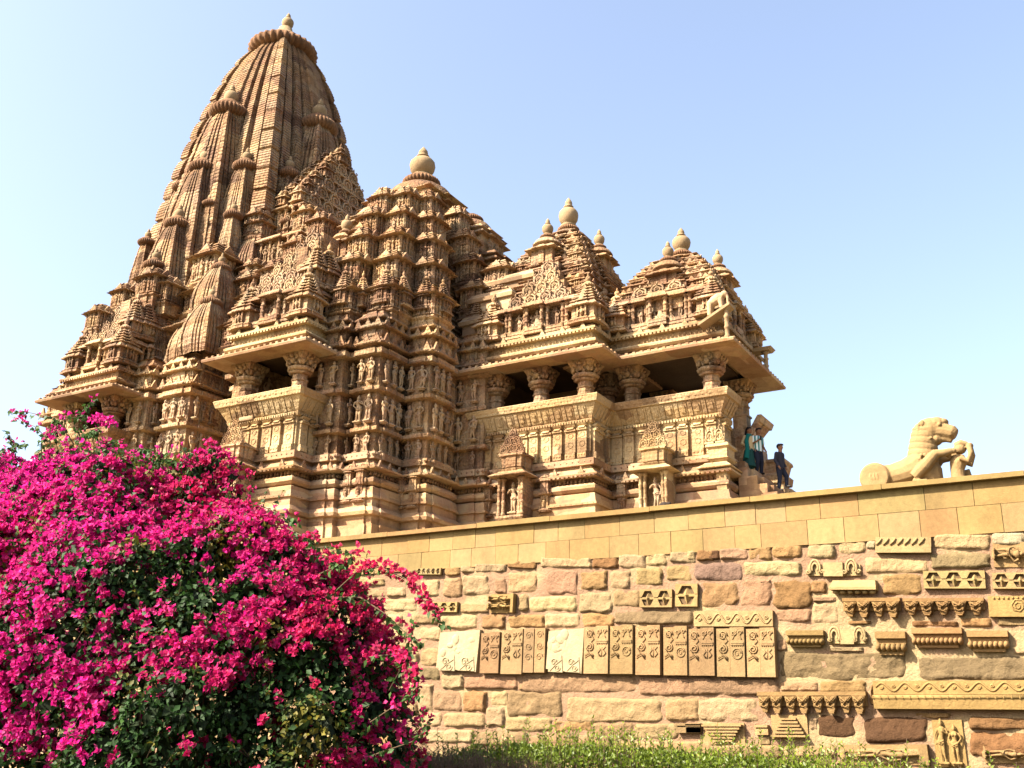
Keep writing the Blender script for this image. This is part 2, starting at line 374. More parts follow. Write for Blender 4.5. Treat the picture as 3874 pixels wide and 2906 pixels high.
def gavaksha_mb():
    """openwork arch of the pediments: horseshoe in horseshoe with volutes, unit wide, about 1 high, facing -y"""
    m = MB()
    def hs(r, w, c=(0, .42), y=-.1, a0=-40, a1=220, sq=.8):
        pts = [(c[0]+r*math.cos(R(a)), y, c[1]+r*math.sin(R(a))*1.1) for a in range(a0, a1+1, 20)]; m.tube(pts, w, 5, sq)
    hs(.34, .055); hs(.16, .045)
    for s in (-1, 1):
        m.tube([(s*.30, -.1, .14), (s*.46, -.1, .10), (s*.5, -.1, .24), (s*.40, -.1, .28)], .045, 5)
        m.tube([(s*.24, -.1, .72), (s*.34, -.1, .86), (s*.22, -.1, .92)], .04, 5)
        m.tube([(s*.20, -.1, .20), (s*.08, -.1, .10), (0, -.1, .16)], .035, 5)
    m.tube([(0, -.1, .76), (0, -.1, .98), (0, -.1, 1.1)], [.06, .05, .015], 6)
    m.box(-.5, .5, -.02, .12, 0, .5); m.box(-.32, .32, -.015, .11, .5, .82); m.box(-.52, .52, -.16, .1, -.06, .05)
    return m
ME_gav = gavaksha_mb().mesh('pediment_arch', M_figure)

def kuta_mb(tiers=5):
    """miniature shrine of unit width: base, niche body, eaves, stepped bell roof, ribbed disc and ball"""
    m = MB(); sq = ratha(-.42, .42, -.42, .42, .05)
    m.sweep(sq, [(0, .12), (.07, .12), (.08, .05), (.12, .09), (.17, .03), (.2, 0), (.52, 0)] + kap(.52, .16, .16) + [(.70, 0)])
    for i in range(tiers):
        z = .69+i*.115; s = 1-.15*i
        m.sweep([(x*s, y*s) for x, y in sq], [(z, -.01)] + [(z+.01+h*.9, o_) for h, o_ in ((0, .06), (.02, .075), (.06, .02), (.1, -.03))])
        for k in range(4):
            c, s_ = [(1, 0), (0, 1), (-1, 0), (0, -1)][k]
            w, d, zz = .16*s+.03, .47*s+.1, z
            tri = [(-w, -d, zz), (w, -d, zz), (0, -d+.03, zz+.13), (-w, -d+.15, zz), (w, -d+.15, zz), (0, -d+.15, zz+.13)]
            m.add([(x*c-y*s_, x*s_+y*c, q) for x, y, q in tri], [(0, 1, 2), (0, 2, 5, 3), (1, 4, 5, 2)])
    z = .69+tiers*.115
    amalaka(m, .24, .13, z+.06, 14); kalasha(m, .10, z+.28)
    for k in range(4):                       # a small figure panel on each face
        c, s_ = [(1, 0), (0, 1), (-1, 0), (0, -1)][k]; M = Matrix(((c, -s_, 0, 0), (s_, c, 0, 0), (0, 0, 1, 0), (0, 0, 0, 1)))
        q = MB(); q.tube([(0, -.50, .22), (.02, -.52, .34), (0, -.5, .43)], [.05, .075, .03], 6); q.ball((0, -.52, .47), .04, 6, 5)
        for s in (-1, 1): q.box(s*.15-.025, s*.15+.025, -.53, -.46, .2, .52); q.tube([(s*.06, -.5, .4), (s*.11, -.53, .32)], .022, 5)
        m.merge(q, M)
    return m
ME_kuta = kuta_mb().mesh('roof_shrine', M_carved)
ME_kuta2 = kuta_mb(3).mesh('roof_shrine', M_carved)
def kuta(x, y, z, w, h=None, me=None, rz=0):
    h = h or w*1.0
    return put('roof_shrine', me or ME_kuta, temple, (x, y, z), rz, (w, w, h))

def niche_col(mb, x, y, z0, z1, r=.06):
    """ringed colonnette of a roof niche"""
    h = z1-z0; mb.lathe([(r*1.5, z0), (r*1.5, z0+.06*h), (r, z0+.1*h), (r, z0+.3*h), (r*1.25, z0+.32*h), (r*1.25, z0+.37*h), (r, z0+.39*h), (r, z0+.62*h), (r*1.25, z0+.64*h), (r*1.25, z0+.7*h), (r*.95, z0+.72*h), (r*.95, z0+.88*h), (r*1.7, z0+.93*h), (r*1.7, z1)], 8, (x, y))
def pav_mb():
    """roof pavilion of unit width: plinth, body with colonnettes and figures on each face, eave, low pyramid with a gable on each side"""
    m = MB(); sq = ratha(-.4, .4, -.4, .4, .06)
    m.sweep(sq, [(-.3, .0), (0, .06), (.06, .12), (.10, .13), (.13, .03), (.2, .02), (.75, .02)] + kap(.76, .13, .22) + [(.9, .03), (.93, .05), (1.0, -.06), (1.01, -.02), (1.09, -.12), (1.1, -.08), (1.2, -.2)])
    for k in range(4):
        c, s_ = [(1, 0), (0, 1), (-1, 0), (0, -1)][k]; M = Matrix(((c, -s_, 0, 0), (s_, c, 0, 0), (0, 0, 1, 0), (0, 0, 0, 1)))
        q = MB()
        for x in (-.40, -.17, .17, .40): niche_col(q, x, -.47 if abs(x) < .3 else -.43, .16, .76, .04)
        for x, h, j in ((0, .55, k), (-.29, .5, k+1), (.29, .5, k+5)):
            q.merge(FIGS[j % 8], Matrix.LocRotScale(Vector((x, -.42 if x else -.47, .19)), None, Vector((h*.95, h, h))))
        w, d = .24, .5
        q.add([(-w, -d, .88), (w, -d, .88), (0, -d+.06, 1.14), (-w, -.1, .88), (w, -.1, .88), (0, -.1, 1.14)], [(0, 1, 2), (0, 2, 5, 3), (1, 4, 5, 2)])
        m.merge(q, M)
    return m
FIGS = []
for me_ in ME_fig:
    q = MB(); q.v = [tuple(v.co) for v in me_.vertices]; q.f = [tuple(p.vertices) for p in me_.polygons]; q.sm = [True]*len(q.f); q.t = [(1, 1, 1)]*len(q.v); FIGS.append(q)
ME_pav = pav_mb().mesh('roof_pavilion', M_carved)
def pavil(x, y, z, w, h=None): return put('roof_pavilion', ME_pav, temple, (x, y, z), 0, (w, w, h or w))

# ---- plinth: a row of blocks, each with the full set of mouldings ----------------------------
BAL = dict(left=(-35.05, -32.3, 24.2, 26.0), mid=(-25.65, -22.7, 23.95, 26.0), hall=(-18.65, -14.56, 28.9, 32.0), porch=(-14.9, -10.65, 30.2, 2*A-30.2))
TOW = [(-38.2, -36.7, 25.5, 28), (-36.6, -34.9, 24.95, 28), (-32.4, -31.35, 24.95, 27), (-30.75, -29.4, 25.25, 27.2), (-28.9, -27.9, 27.0, 29.0), (-27.6, -26.8, 25.9, 28), (-26.75, -25.5, 24.85, 27),
       (-22.85, -21.75, 24.9, 27), (-21.3, -20.45, 25.2, 26.4), (-20.3, -19.45, 26.65, 27.75), (-19.75, -18.5, 28.62, 30)]
def north(b): return (b[0], b[1], 2*A-b[3], 2*A-b[2])
pl = MB()
RP = lambda b: ratha(*b, p=.07, q=.28)
for b in TOW + [north(b) for b in TOW]: pl.sweep(RP(b), PLINTH)
for i, (k, b) in enumerate(BAL.items()):
    for q in ({k: [b, north(b)] for k in BAL}[k] if k != 'porch' else [b]): pl.sweep(rect(*q), PLINTH)
pl.sweep(rect(-38.0, -19.9, 27.6, 2*A-27.6), [(z+.004, o*.9) for z, o in PLINTH])
pl.sweep(rect(-22.0, -14.7, 28.95, 2*A-28.95), [(z+.006, o*.8) for z, o in PLINTH])
plinth = pl.build('plinth', M_plain, temple)
fr = MB()
for k, b in BAL.items():
    e = (0, 1, 3) if k != 'porch' else (0,)
    edges(fr, off(rect(*b), .10), e, 7.84, 8.0, .10, .15, .11, 'blob')
    edges(fr, off(rect(*b), .43), e, 7.97, 8.03, .03, .16, .09, 'box')
    edges(fr, off(rect(*b), .33), e, 8.10, 8.34, .06, .95, .24, 'tri')
    edges(fr, off(rect(*b), .24), e, 8.45, 8.60, .025, .22, .16, 'dia')
    edges(fr, off(rect(*b), .42), e, 7.085, 7.145, .02, .2, .12, 'dia')
for b in TOW[2:]:
    edges(fr, off(rect(*b), .17), (0, 1), 7.84, 8.0, .08, .15, .11, 'blob'); edges(fr, off(rect(*b), .40), (0, 1), 8.10, 8.32, .05, .5, .2, 'tri')
    edges(fr, off(rect(*b), .31), (0, 1), 8.45, 8.60, .025, .2, .14, 'dia')
fr.build('frieze', M_carved, plinth)
for x, y, f in ((-16.0, 28.9, 0), (-18.2, 28.9, 0), (-21.1, 25.2, 0), (-20.6, 25.2, 0), (-20.1, 26.65, 0), (-19.6, 26.65, 0), (-22.7, 25.25, 1), (-13.9, 30.2, 0), (-25.3, 23.95, 0)):
    m = MB()                                 # small carved uprights that cross the mouldings
    m.sweep(ratha(-.13, .13, -.13, .13, .02), [(6.95, .06), (7.0, .10), (7.05, .04), (7.1, 0), (7.5, 0), (7.52, .07), (7.58, .09), (7.6, .02), (7.95, 0), (7.97, .06), (8.08, -.02), (8.1, .02), (8.22, -.08)])
    m.merge(FIGS[0], Matrix.LocRotScale(Vector((0, -.14, 7.13)), None, Vector((.34, .34, .36))))
    put('upright', m.mesh('upright', M_carved), plinth, (x, y-.30, 0) if f == 0 else (x+.30, y, 0), 0 if f == 0 else math.pi/2)

# niche shrines standing against the plinth
def niche_shrine(x, y, k):
    m = MB(); z0 = 6.75
    m.box(-.62, .62, -.5, .3, 6.3, 6.5); m.sweep(rect(-.46, .46, -.42, .3), [(6.5, .05), (6.55, .12), (6.62, .12), (6.68, .0), (6.75, .06), (6.82, .06), (6.83, -.02)])
    m.box(-.42, .42, -.02, .3, 6.8, 8.1)
    for s in (-1, 1):
        m.box(s*.42-.06, s*.42+.06, -.36, .3, 6.82, 8.1)
        for xx in (.30, .43): niche_col(m, s*xx, -.40 if xx > .4 else -.34, 6.82, 8.1, .055)
    m.sweep(rect(-.46, .46, -.44, .3), kap(8.1, .2, .26, .0) + [(8.31, -.04)])
    m.sweep(ratha(-.32, .32, -.34, .3, .05), [(8.3, .06), (8.36, .1), (8.4, .0), (8.44, .04), (8.78, .06), (8.8, .12), (8.86, .12), (8.9, .02), (9.0, -.1)])
    for q, xs in ((0, (-.3, 0, .3)), (1, (-.16, .16)), (2, (0,))):
        for xx in xs:
            g = gavaksha_mb(); m.merge(g, Matrix.LocRotScale(Vector((xx, -.36+.03*q, 8.88+q*.26)), None, Vector((.34, .5, .36))))
    o = m.build('niche_shrine', M_yellow if k else M_carved, temple, (x, y, 0))
    fig(0, -.14, 6.95, 1.05, 0, o, 3 if k == 0 else 5, wob=False); return o
niche_shrine(-16.95, 28.35, 0); niche_shrine(-12.55, 29.65, 1); niche_shrine(-24.55, 23.4, 0)
m = MB(); m.sweep(rect(-.16, .16, -.16, .16), [(6.6, .05), (6.7, .1), (6.78, .1), (6.8, .0), (7.2, 0), (7.21, .04), (7.25, .04), (7.26, 0), (7.6, 0), (7.61, .04), (7.65, .04), (7.66, 0), (8.0, 0), (8.01, .06), (8.1, .08)])
m.sweep(rect(-.5, .18, -.18, .6), kap(8.12, .2, .22) + [(8.33, 0)]); m.sweep(rect(-.3, .18, -.18, .4), [(8.33, .0), (8.42, .12), (8.46, .05), (8.75, .06), (8.8, .14), (8.88, .12), (8.95, 0), (9.15, -.08)])
for xx in (-.3, 0): m.merge(gavaksha_mb(), Matrix.LocRotScale(Vector((xx, -.2, 8.95)), None, Vector((.34, .4, .5))))
m.build('corner_pier', M_yellow, temple, (-10.55, 30.05, 0))

# ---- figure-covered wall towers ----------------------------------------------------------------
def wall_tower(b, fs=2, fe=3, sides=(0, 1), s=1):
    m = MB(); m.sweep(RP(b), TOWER)
    for z in (9.36, 10.73):
        edges(m, off(rect(*b), .2), sides, z+.03, z+.12, .02, .2, .15, 'dia')
    edges(m, off(rect(*b), .24), sides, 12.03, 12.15, .02, .2, .15, 'dia')
    for z, o_ in ((12.4, .25), (13.0, .24)): edges(m, off(rect(*b), o_), sides, z-.05, z+.02, .02, .16, .08, 'box')
    edges(m, off(rect(*b), .05), sides, 12.74, 12.94, .05, .2, .12, 'dia'); edges(m, off(rect(*b), .22), sides, 12.42, 12.74, .05, .42, .3, 'tri'); edges(m, off(rect(*b), .2), sides, 13.02, 13.32, .05, .42, .3, 'tri')
    o = m.build('wall_tower', M_carved, temple)
    for i, z in enumerate((8.36+.33, 9.72, 11.10)):
        h = (.66, .92, .86)[i] if i else .66
        if 0 in sides: figrow((b[0], b[2]-.09), (b[1], b[2]-.09), z, h, fs, 0, o)
        if 1 in sides: figrow((b[1]+.09, b[2]), (b[1]+.09, b[3] if b[3]-b[2] < 1.5 else b[2]+1.2), z, h, fe, 1, o)
    return o
for i, b in enumerate(TOW):
    if i in (0, 1): wall_tower(b, 2, 1, (0,))
    elif i in (4, 5, 6): wall_tower(b, 1, 2, (1,))
    elif i == 10: wall_tower(b, 2, 0, (0,))
    elif i == 3: wall_tower(b, 3, 3)
    else: wall_tower(b, 2 if i != 2 else 2, 3 if i > 7 else 2)
for b in TOW: MB().sweep(RP(north(b)), TOWER).build('wall_tower', M_carved, temple)
core = MB()                                  # the walls between the towers, hollow behind the balconies
HZ = [(8.6, 0), (9.4, 0), (9.42, .14), (9.52, .14), (9.54, 0), (10.74, 0), (10.76, .14), (10.88, .14), (10.9, 0), (12.0, 0), (12.05, .15), (12.3, .1), (13.6, .0)]
for q in ((-37.9, -35.0, 25.6, 38.5), (-32.35, -29.6, 27.3, 2*A-27.3), (-29.6, -27.0, 29.2, 2*A-29.2), (-26.9, -25.6, 26.0, 38), (-22.8, -21.6, 26, 38), (-21.8, -20.7, 26.35, 37.7), (-20.9, -19.6, 27.7, 36.4), (-19.9, -18.6, 29.3, 35)):
    core.sweep(rect(*q), HZ)
core.sweep(rect(-35.2, -32.2, 31, 2*A-25), [(8.6, 0), (13.6, 0)]); core.sweep(rect(-25.8, -22.7, 31, 2*A-25), [(8.6, 0), (13.6, 0)])
M_shade = stone_mat('ceiling_shade_stone', [(.3, (.07, .045, .028)), (.7, (.12, .08, .05))], stain=.3)  # near-black stone: interior shade painted into the ceilings
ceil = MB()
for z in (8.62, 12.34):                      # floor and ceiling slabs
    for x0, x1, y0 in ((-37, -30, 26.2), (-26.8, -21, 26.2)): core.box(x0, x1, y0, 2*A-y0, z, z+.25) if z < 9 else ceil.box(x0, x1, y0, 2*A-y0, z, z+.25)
core.box(-18.7, -14.6, 2*A-29.1, 2*A-28.95, 9.8, 12.3); ceil.box(-19.5, -14.6, 29.0, 2*A-29.0, 12.32, 12.6); ceil.box(-14.7, -10.7, 30.3, 2*A-30.3, 12.33, 12.6); ceil.box(-18.55, -18.4, 29.6, 2*A-29.1, 8.7, 12.31); ceil.box(-18.4, -13.4, 2*A-30.6, 2*A-30.4, 8.7, 12.31); ceil.build('ceiling', M_shade, temple)  # ceilings and upright panels in near-black stone paint the hall's inner shade
core.build('inner_wall', M_carved, temple)
for x, y, f in ((-21.05, 25.95, 0), (-20.98, 26.2, 0), (-20.55, 26.9, 0), (-20.4, 27.2, 0), (-19.6, 28.2, 0), (-21.65, 25.9, 0), (-31.1, 26.2, 0)):
    for z, h in ((8.72, .62), (9.75, .85), (11.12, .8)): fig(x, y, z, h, 0, None)

# ---- balconies ---------------------------------------------------------------------------------
def open_sweep(mb, path, prof):
    nor = []
    for i, p in enumerate(path):
        e = []
        if i: e.append(Vector((p[1]-path[i-1][1], path[i-1][0]-p[0])).normalized())
        if i < len(path)-1: e.append(Vector((path[i+1][1]-p[1], p[0]-path[i+1][0])).normalized())
        nor.append(e[0] if len(e) == 1 else (e[0]+e[1])/(1+e[0].dot(e[1])))
    n = len(path); vs = [(p[0]+m.x*o, p[1]+m.y*o, z) for z, o in prof for p, m in zip(path, nor)]; fs = []
    for k in range(len(prof)):
        l = (k+1) % len(prof)
        for i in range(n-1): fs.append((k*n+i, k*n+i+1, l*n+i+1, l*n+i))
    K = len(prof); fs.append(tuple(k*n for k in range(K))); fs.append(tuple(k*n+n-1 for k in range(K-1, -1, -1)))
    mb.add(vs, fs)
def pillar_mb():
    m = MB()
    oc = [(.27*math.cos(R(22.5+45*k)), .27*math.sin(R(22.5+45*k))) for k in range(8)]
    m.sweep(rect(-.24, .24, -.24, .24), [(8.8, 0), (10.78, 0), (10.8, .04), (10.86, .04), (10.88, -.02)])
    m.sweep(oc, [(10.86, 0), (11.12, 0), (11.14, .03), (11.19, .03), (11.2, -.01), (11.36, -.01), (11.38, .08), (11.43, .13), (11.46, .08), (11.49, .15), (11.54, .18), (11.60, .18), (11.62, .05)])
    m.sweep(rect(-.22, .22, -.22, .22), [(11.6, 0), (11.68, .06), (11.92, .2), (12.0, .24), (12.08, .24)])
    for k in range(4):
        c, s_ = [(1, 0), (0, 1), (-1, 0), (0, -1)][k]; M = Matrix(((c, -s_, 0, 0), (s_, c, 0, 0), (0, 0, 1, 0), (0, 0, 0, 1))); q = MB()
        q.ball((0, -.37, 11.80), (.12, .11, .12), 8, 6); q.ball((0, -.45, 11.93), (.07, .07, .07), 8, 6)
        for s in (-1, 1): q.tube([(s*.09, -.4, 11.86), (s*.19, -.42, 11.86), (s*.2, -.46, 11.99)], .045, 6); q.tube([(s*.05, -.32, 11.72), (s*.15, -.4, 11.69), (s*.08, -.34, 11.62)], .05, 6); q.ball((s*.27, -.34, 11.76), (.07, .08, .11), 7, 5)
        m.merge(q, M)
    return m
ME_pillar = pillar_mb().mesh('pillar', M_carved)
BACK = [(8.64, 0), (8.90, 0), (8.92, .02), (9.84, .02), (9.86, .08), (9.97, .13), (9.99, .10), (10.44, .36), (10.46, .43), (10.67, .5), (10.70, .48), (10.70, .34), (9.95, -.12), (8.64, -.2)]
def balcony(b, path, posts, faces, mat=M_yellow, extra=(), eclip=None):
    m = MB(); open_sweep(m, path, BACK)
    for p0, p1 in zip(path, path[1:]):
        p0, p1 = Vector(p0), Vector(p1); L = (p1-p0).length; d = (p1-p0)/L; n_ = Vector((d.y, -d.x)); k = max(1, round(L/.46)); w = L/k
        for i in range(k):
            c = p0+d*(w*(i+.5))
            def slab(a0, a1, z0, z1, o0, o1, o2=None, o3=None):
                q = [c+d*a0, c+d*a1]; o2 = o0 if o2 is None else o2; o3 = o1 if o3 is None else o3
                m.hexa([(*(q[0]+n_*o0), z0), (*(q[0]+n_*o1), z0), (*(q[1]+n_*o1), z0), (*(q[1]+n_*o0), z0)], [(*(q[0]+n_*o2), z1), (*(q[0]+n_*o3), z1), (*(q[1]+n_*o3), z1), (*(q[1]+n_*o2), z1)])
            e = w*.40 if i % 2 else w*.34; pr = .075 if i % 2 else .13
            slab(-e, e, 8.9, 9.62, 0, pr); slab(-e*.98, e*.98, 8.68, 8.9, -.02, pr+.05)           # pilaster slabs over a little frieze
            slab(-e-.02, e+.02, 9.62, 9.68, 0, pr+.06); slab(-e*.7, e*.7, 9.68, 9.76, 0, pr+.10, 0, pr+.02); slab(-e, e, 9.76, 9.84, 0, pr+.02, 0, pr+.09)
            for q in range(3): m.add([(*(c+d*(e*(-.66+.66*q)-.05)+n_*(pr+.05)), 8.79), (*(c+d*(e*(-.66+.66*q))+n_*(pr+.05)), 8.71), (*(c+d*(e*(-.66+.66*q)+.05)+n_*(pr+.05)), 8.79), (*(c+d*(e*(-.66+.66*q))+n_*(pr+.05)), 8.87), (*(c+d*(e*(-.66+.66*q))+n_*(pr+.08)), 8.79)], [(0, 1, 4), (1, 2, 4), (2, 3, 4), (3, 0, 4)])
            ring = [c+d*(.10*math.cos(R(a)))+n_*(pr+.004) for a in range(0, 361, 45)]
            for zc, rr in ((9.16, 1), (9.47, .8)): m.tube([(r_.x, r_.y, zc+.10*rr*math.sin(R(a))) for r_, a in zip(ring, range(0, 361, 45))], .014, 4)
            for q in (-.42, -.33, -.24): slab(w*q-.018, w*q+.018, 10.0, 10.43, .08, .155, .3, .385)       # ribs of the leaning seat back
            slab(-w*.12, w*.44, 10.02, 10.41, .08, .135, .3, .365); slab(w*.02, w*.30, 10.10, 10.33, .12, .215, .26, .35)
        along(m, tuple(p0+n_*.465), tuple(p1+n_*.465), 10.50, 10.64, .025, .24, .2, 'dia'); along(m, tuple(p0+n_*.12), tuple(p1+n_*.12), 9.87, 9.95, .03, .1, .06, 'box')
    o = m.build('balcony', mat, temple)
    for x, y in posts: put('pillar', ME_pillar, o, (x, y, 0))
    pl_ = rect(*b); e = MB()                 # sloping stone eave with knobs along its upper edge
    e.sweep(pl_, [(12.36, -.25), (12.06, .0), (12.05, .86), (12.05, .88), (12.12, .90), (12.16, .88), (12.50, .18), (12.52, -.25)], cap=False, capb=False)
    edges(e, off(pl_, .80), faces, 12.16, 12.23, .07, .27, .10, 'box')
    e.build('eave', M_plain, o)
    MB().box(b[0]+.28, b[1]-.28, b[2]+.3, b[3], 12.2, 12.295).build('ceiling', M_shade, o)  # near-black plate paints the shade under the balcony roof
    t = MB(); t.sweep(pl_, [(12.3, .0), (12.44, .2)] + arc(12.46, 12.70, .22, .42) + [(12.71, .16), (12.98, .16), (13.0, .26), (13.03, .36), (13.10, .36), (13.14, .22), (13.22, .22), (13.3, .0)])
    edges(t, off(pl_, .16), faces, 12.74, 12.96, .055, .21, .17, 'dia'); edges(t, off(pl_, .34), faces, 12.96, 13.02, .03, .14, .08, 'box'); edges(t, off(pl_, .28), faces, 13.10, 13.32, .06, .8, .22, 'tri')
    t.build('entablature', mat, o)
    return o
b = BAL['left']; balcony(b, [(b[0], 25), (b[0], b[2]), (b[1], b[2]), (b[1], 25)], [(b[0]+.3, 24.47), (b[1]-.3, 24.47), (b[1]-.35, 26.1), (b[0]+.35, 26.1)], (0, 1, 3), M_carved)
b = BAL['mid']; balcony(b, [(b[0], 24.9), (b[0], b[2]), (b[1], b[2]), (b[1], 24.9)], [(b[0]+.3, 24.22), (b[1]-.3, 24.22), (b[1]-.3, 26.0), (b[0]+.3, 26.0)], (0, 1, 3))
b = BAL['hall']; balcony(b, [(b[0], 29.6), (b[0], b[2]), (b[1], b[2]), (b[1], 30.2)], [(-18.35, 29.17), (-16.55, 29.17), (-14.86, 29.17), (-14.9, 30.9), (-16.6, 33.0), (-18.3, 33)], (0, 1, 3))
b = BAL['porch']; po = balcony(b, [(b[0], b[2]), (b[1], b[2]), (b[1], 31.05)], [(-13.75, 30.47), (-10.95, 30.47), (-11.0, 33.5), (-13.8, 33.5)], (0, 1))
m = MB(); open_sweep(m, [(b[1], 33.05), (b[1], 33.9), (-14.6, 33.9)], BACK); m.build('seat_back', M_carved, po)
# ---- roofs -------------------------------------------------------------------------------------
def bell(x, y, z, r, pot=0, base=None, drop=.05, zs=1.0, label=None):
    """round bell dome with ribbed disc and pot finial; z = springing of the disc"""
    m = MB(); m.lathe([(r*.85, z-r*.95-drop), (r*.85, z-r*.56), (r*1.02, z-r*.55), (r*1.04, z-r*.49), (r*1.0, z-r*.46), (r*.96, z-r*.36), (r*.84, z-r*.2), (r*.64, z-r*.06), (r*.5, z), (r*.3, z+.02)], 28)
    m.sweep(ratha(-r, r, -r, r, .06), [(z-r-.55-drop, -.1), (z-r-drop, -.1)] + kap(z-r-drop, .2, .1, -.12) + [(z-r+.22-drop, -.2)]); o = m.build('roof_bell', M_carved, temple)
    if label: o['label'] = label
    put('amalaka', ME_amal, o, (x*0+0, 0, z+r*.16), 0, (r*.56, r*.56, r*.5))
    if pot: put('finial', ME_pot, o, (0, 0, z+r*.40+pot*1.1*zs), 0, (pot, pot, pot*zs))
    o.location = (x, y, 0); return o
def pyramid(cx, cy, hx, hy, z0, z1, k1, n, p=.35, lip=.17):
    """stepped roof of n eaves shrinking to the fraction k1"""
    m = MB(); plan = ratha(cx-hx, cx+hx, cy-hy, cy+hy, p, .3); pr = [(z0-.6, 0, 1), (z0, 0, 1)]; dz = (z1-z0)/n
    for i in range(n):
        s = 1+(k1-1)*((i+.5)/n)**1.5; z = z0+dz*i
        pr += [(z+.02, lip*.85, s), (z+dz*.12, lip, s), (z+dz*.22, lip*.9, s), (z+dz*.45, .02, s), (z+dz*.5, -.06, s), (z+dz*.68, -.06, s), (z+dz*.7, .03, s), (z+dz*.78, .05, s), (z+dz*.82, -.03, s), (z+dz*.98, -.05, s)]
    m.sweep(plan, pr, cx, cy)
    for i in range(n):                       # small gable ornaments and tabs along each eave
        s = 1+(k1-1)*((i+.5)/n)**1.5; z = z0+dz*i; q = off(rect(cx-hx*s, cx+hx*s, cy-hy*s, cy+hy*s), lip*.8)
        edges(m, q, (0, 1, 3), z+dz*.14, z+dz*.62, .02, .52, .26, 'tri'); edges(m, off(q, -lip*.9), (0, 1, 3), z+dz*.5, z+dz*.68, .05, .2, .15, 'dia')
    return m
def niche_storey(cx, yf, yb, x0, x1, n, nside, z0=13.3, z1=14.28):
    """row of figure niches between colonnettes above the entablature, on the south and east faces"""
    m = MB(); pl_ = rect(x0, x1, yf, yb)
    m.sweep(pl_, [(z0-.3, .05), (z0, .05), (z0+.05, .22), (z0+.12, .22), (z0+.15, .06), (z0+.2, .12), (z0+.24, .02), (z1, .0)] + kap(z1, .2, .3, .05) + [(z1+.24, .0)])
    o = m.build('niche_storey', M_carved, temple); q = MB(); H = z1-z0
    for face, L, k in ((0, x1-x0, n), (1, yb-yf, nside)):
        for i in range(k):
            f = (i+.5)/k; big = (i == k//2); d = .34 if big else .2; w = L/k
            x, y = (x0+L*f, yf) if face == 0 else (x1, yf+L*f)
            for s in (-1, 1):
                cx_, cy_ = (x+s*w*.40, y-d) if face == 0 else (x+d, y+s*w*.40); niche_col(q, cx_, cy_, z0+.2, z1+.02, .065)
            r_ = (x-w*.46, x+w*.46, y-d-.1, y+.1) if face == 0 else (x-.1, x+d+.1, y-w*.46, y+w*.46)
            q.box(*r_, z0+.1, z0+.22); q.box(*off(rect(*r_), .03)[0][:1], off(rect(*r_), .03)[1][0], off(rect(*r_), .03)[0][1], off(rect(*r_), .03)[2][1], z0-.03, z0+.06)
            q.sweep(rect(*r_), kap(z1+.012, .19, .10, -.02))
            if big: put('seated_figure', ME_seat, o, (x, y-.02, z0+.22) if face == 0 else (x+.02, y, z0+.22), 0 if face == 0 else math.pi/2, (.86, .8, .80))
            else: fig(x, y-.02 if face == 0 else y, z0+.26, .72, face, o) if face == 0 else fig(x+.02, y, z0+.26, .72, 1, o)
    q.build('colonnettes', M_carved, o); return o
def gav(x, y, z, w, h=None, face=0, par=None): return put('pediment_arch', ME_gav, par or temple, (x, y, z), math.pi/2 if face else 0, (w, w, h or w))
def cascade(cx, y0, dy, z0, dz, widths, cell, face=0):
    """stepped pediment: each step a row of openwork arches, set further back and narrower"""
    m = MB(); rows = []
    for i, w in enumerate(widths):
        y = y0+dy*i; z = z0+dz*i; k = max(1, round(w/cell))
        bx = (cx-w/2-.05, cx+w/2+.05, y+.06, y+.9, z-.25, z+dz*.8) if face == 0 else (y-.6, y-.06, cx-w/2-.05, cx+w/2+.05, z-.25, z+dz*.8)
        m.box(*bx)
        for j in range(k):
            c = cx+w*((j+.5)/k-.5); rows.append((c, y, z, w/k))
    o = m.build('pediment', M_carved, temple)
    for c, y, z, w in rows:
        gav(c if face == 0 else y, (y if face == 0 else c), z-.04, w*1.02, dz*1.02*random.uniform(.94, 1.12), face, o)
    return o

# porch roof (right) and hall roof beside it
niche_storey(-12.6, 30.35, 2*A-30.35, -14.3, -10.85, 5, 5)
pyramid(-12.44, A, 1.75, 1.75, 14.5, 16.35, .42, 6, .12).build('hall_roof', M_carved, temple)
for x, y in ((-14.2, 30.3), (-10.75, 30.3), (-10.75, 33.8)): kuta(x, y, 13.3, .95, 1.05)
for x, y, z, w in ((-13.75, 30.6, 14.5, .62), (-11.15, 30.6, 14.5, .62), (-13.5, 30.9, 15.0, .55), (-11.4, 30.85, 15.0, .55), (-11.0, 31.3, 14.5, .5), (-11.0, 32.8, 14.5, .5), (-13.2, 31.1, 15.5, .5), (-11.7, 31.1, 15.5, .5), (-11.2, 33.4, 14.5, .6), (-11.4, 33.2, 15.1, .5)): kuta(x, y, z, w, w*.9, ME_kuta2)
bell(-12.44, A, 16.62, .74, .335, zs=.88, label='yellowish worn pot finial roof over the entrance porch')
bell(-12.44, 30.75, 15.88, .56, .2); bell(-11.1, A, 15.88, .5, .19)
cascade(-12.6, 30.15, .22, 14.5, .42, (1.9, 1.0, .6), .6)
niche_storey(-16.6, 29.05, 34, -18.5, -14.75, 5, 4)
pyramid(-17.08, A, 2.25, 2.55, 14.5, 18.5, .27, 11, .2).build('hall_roof', M_carved, temple)
for x, y in ((-18.5, 29.05), (-14.7, 29.05), (-14.75, 30.4)): kuta(x, y, 13.3, 1.0, 1.15)
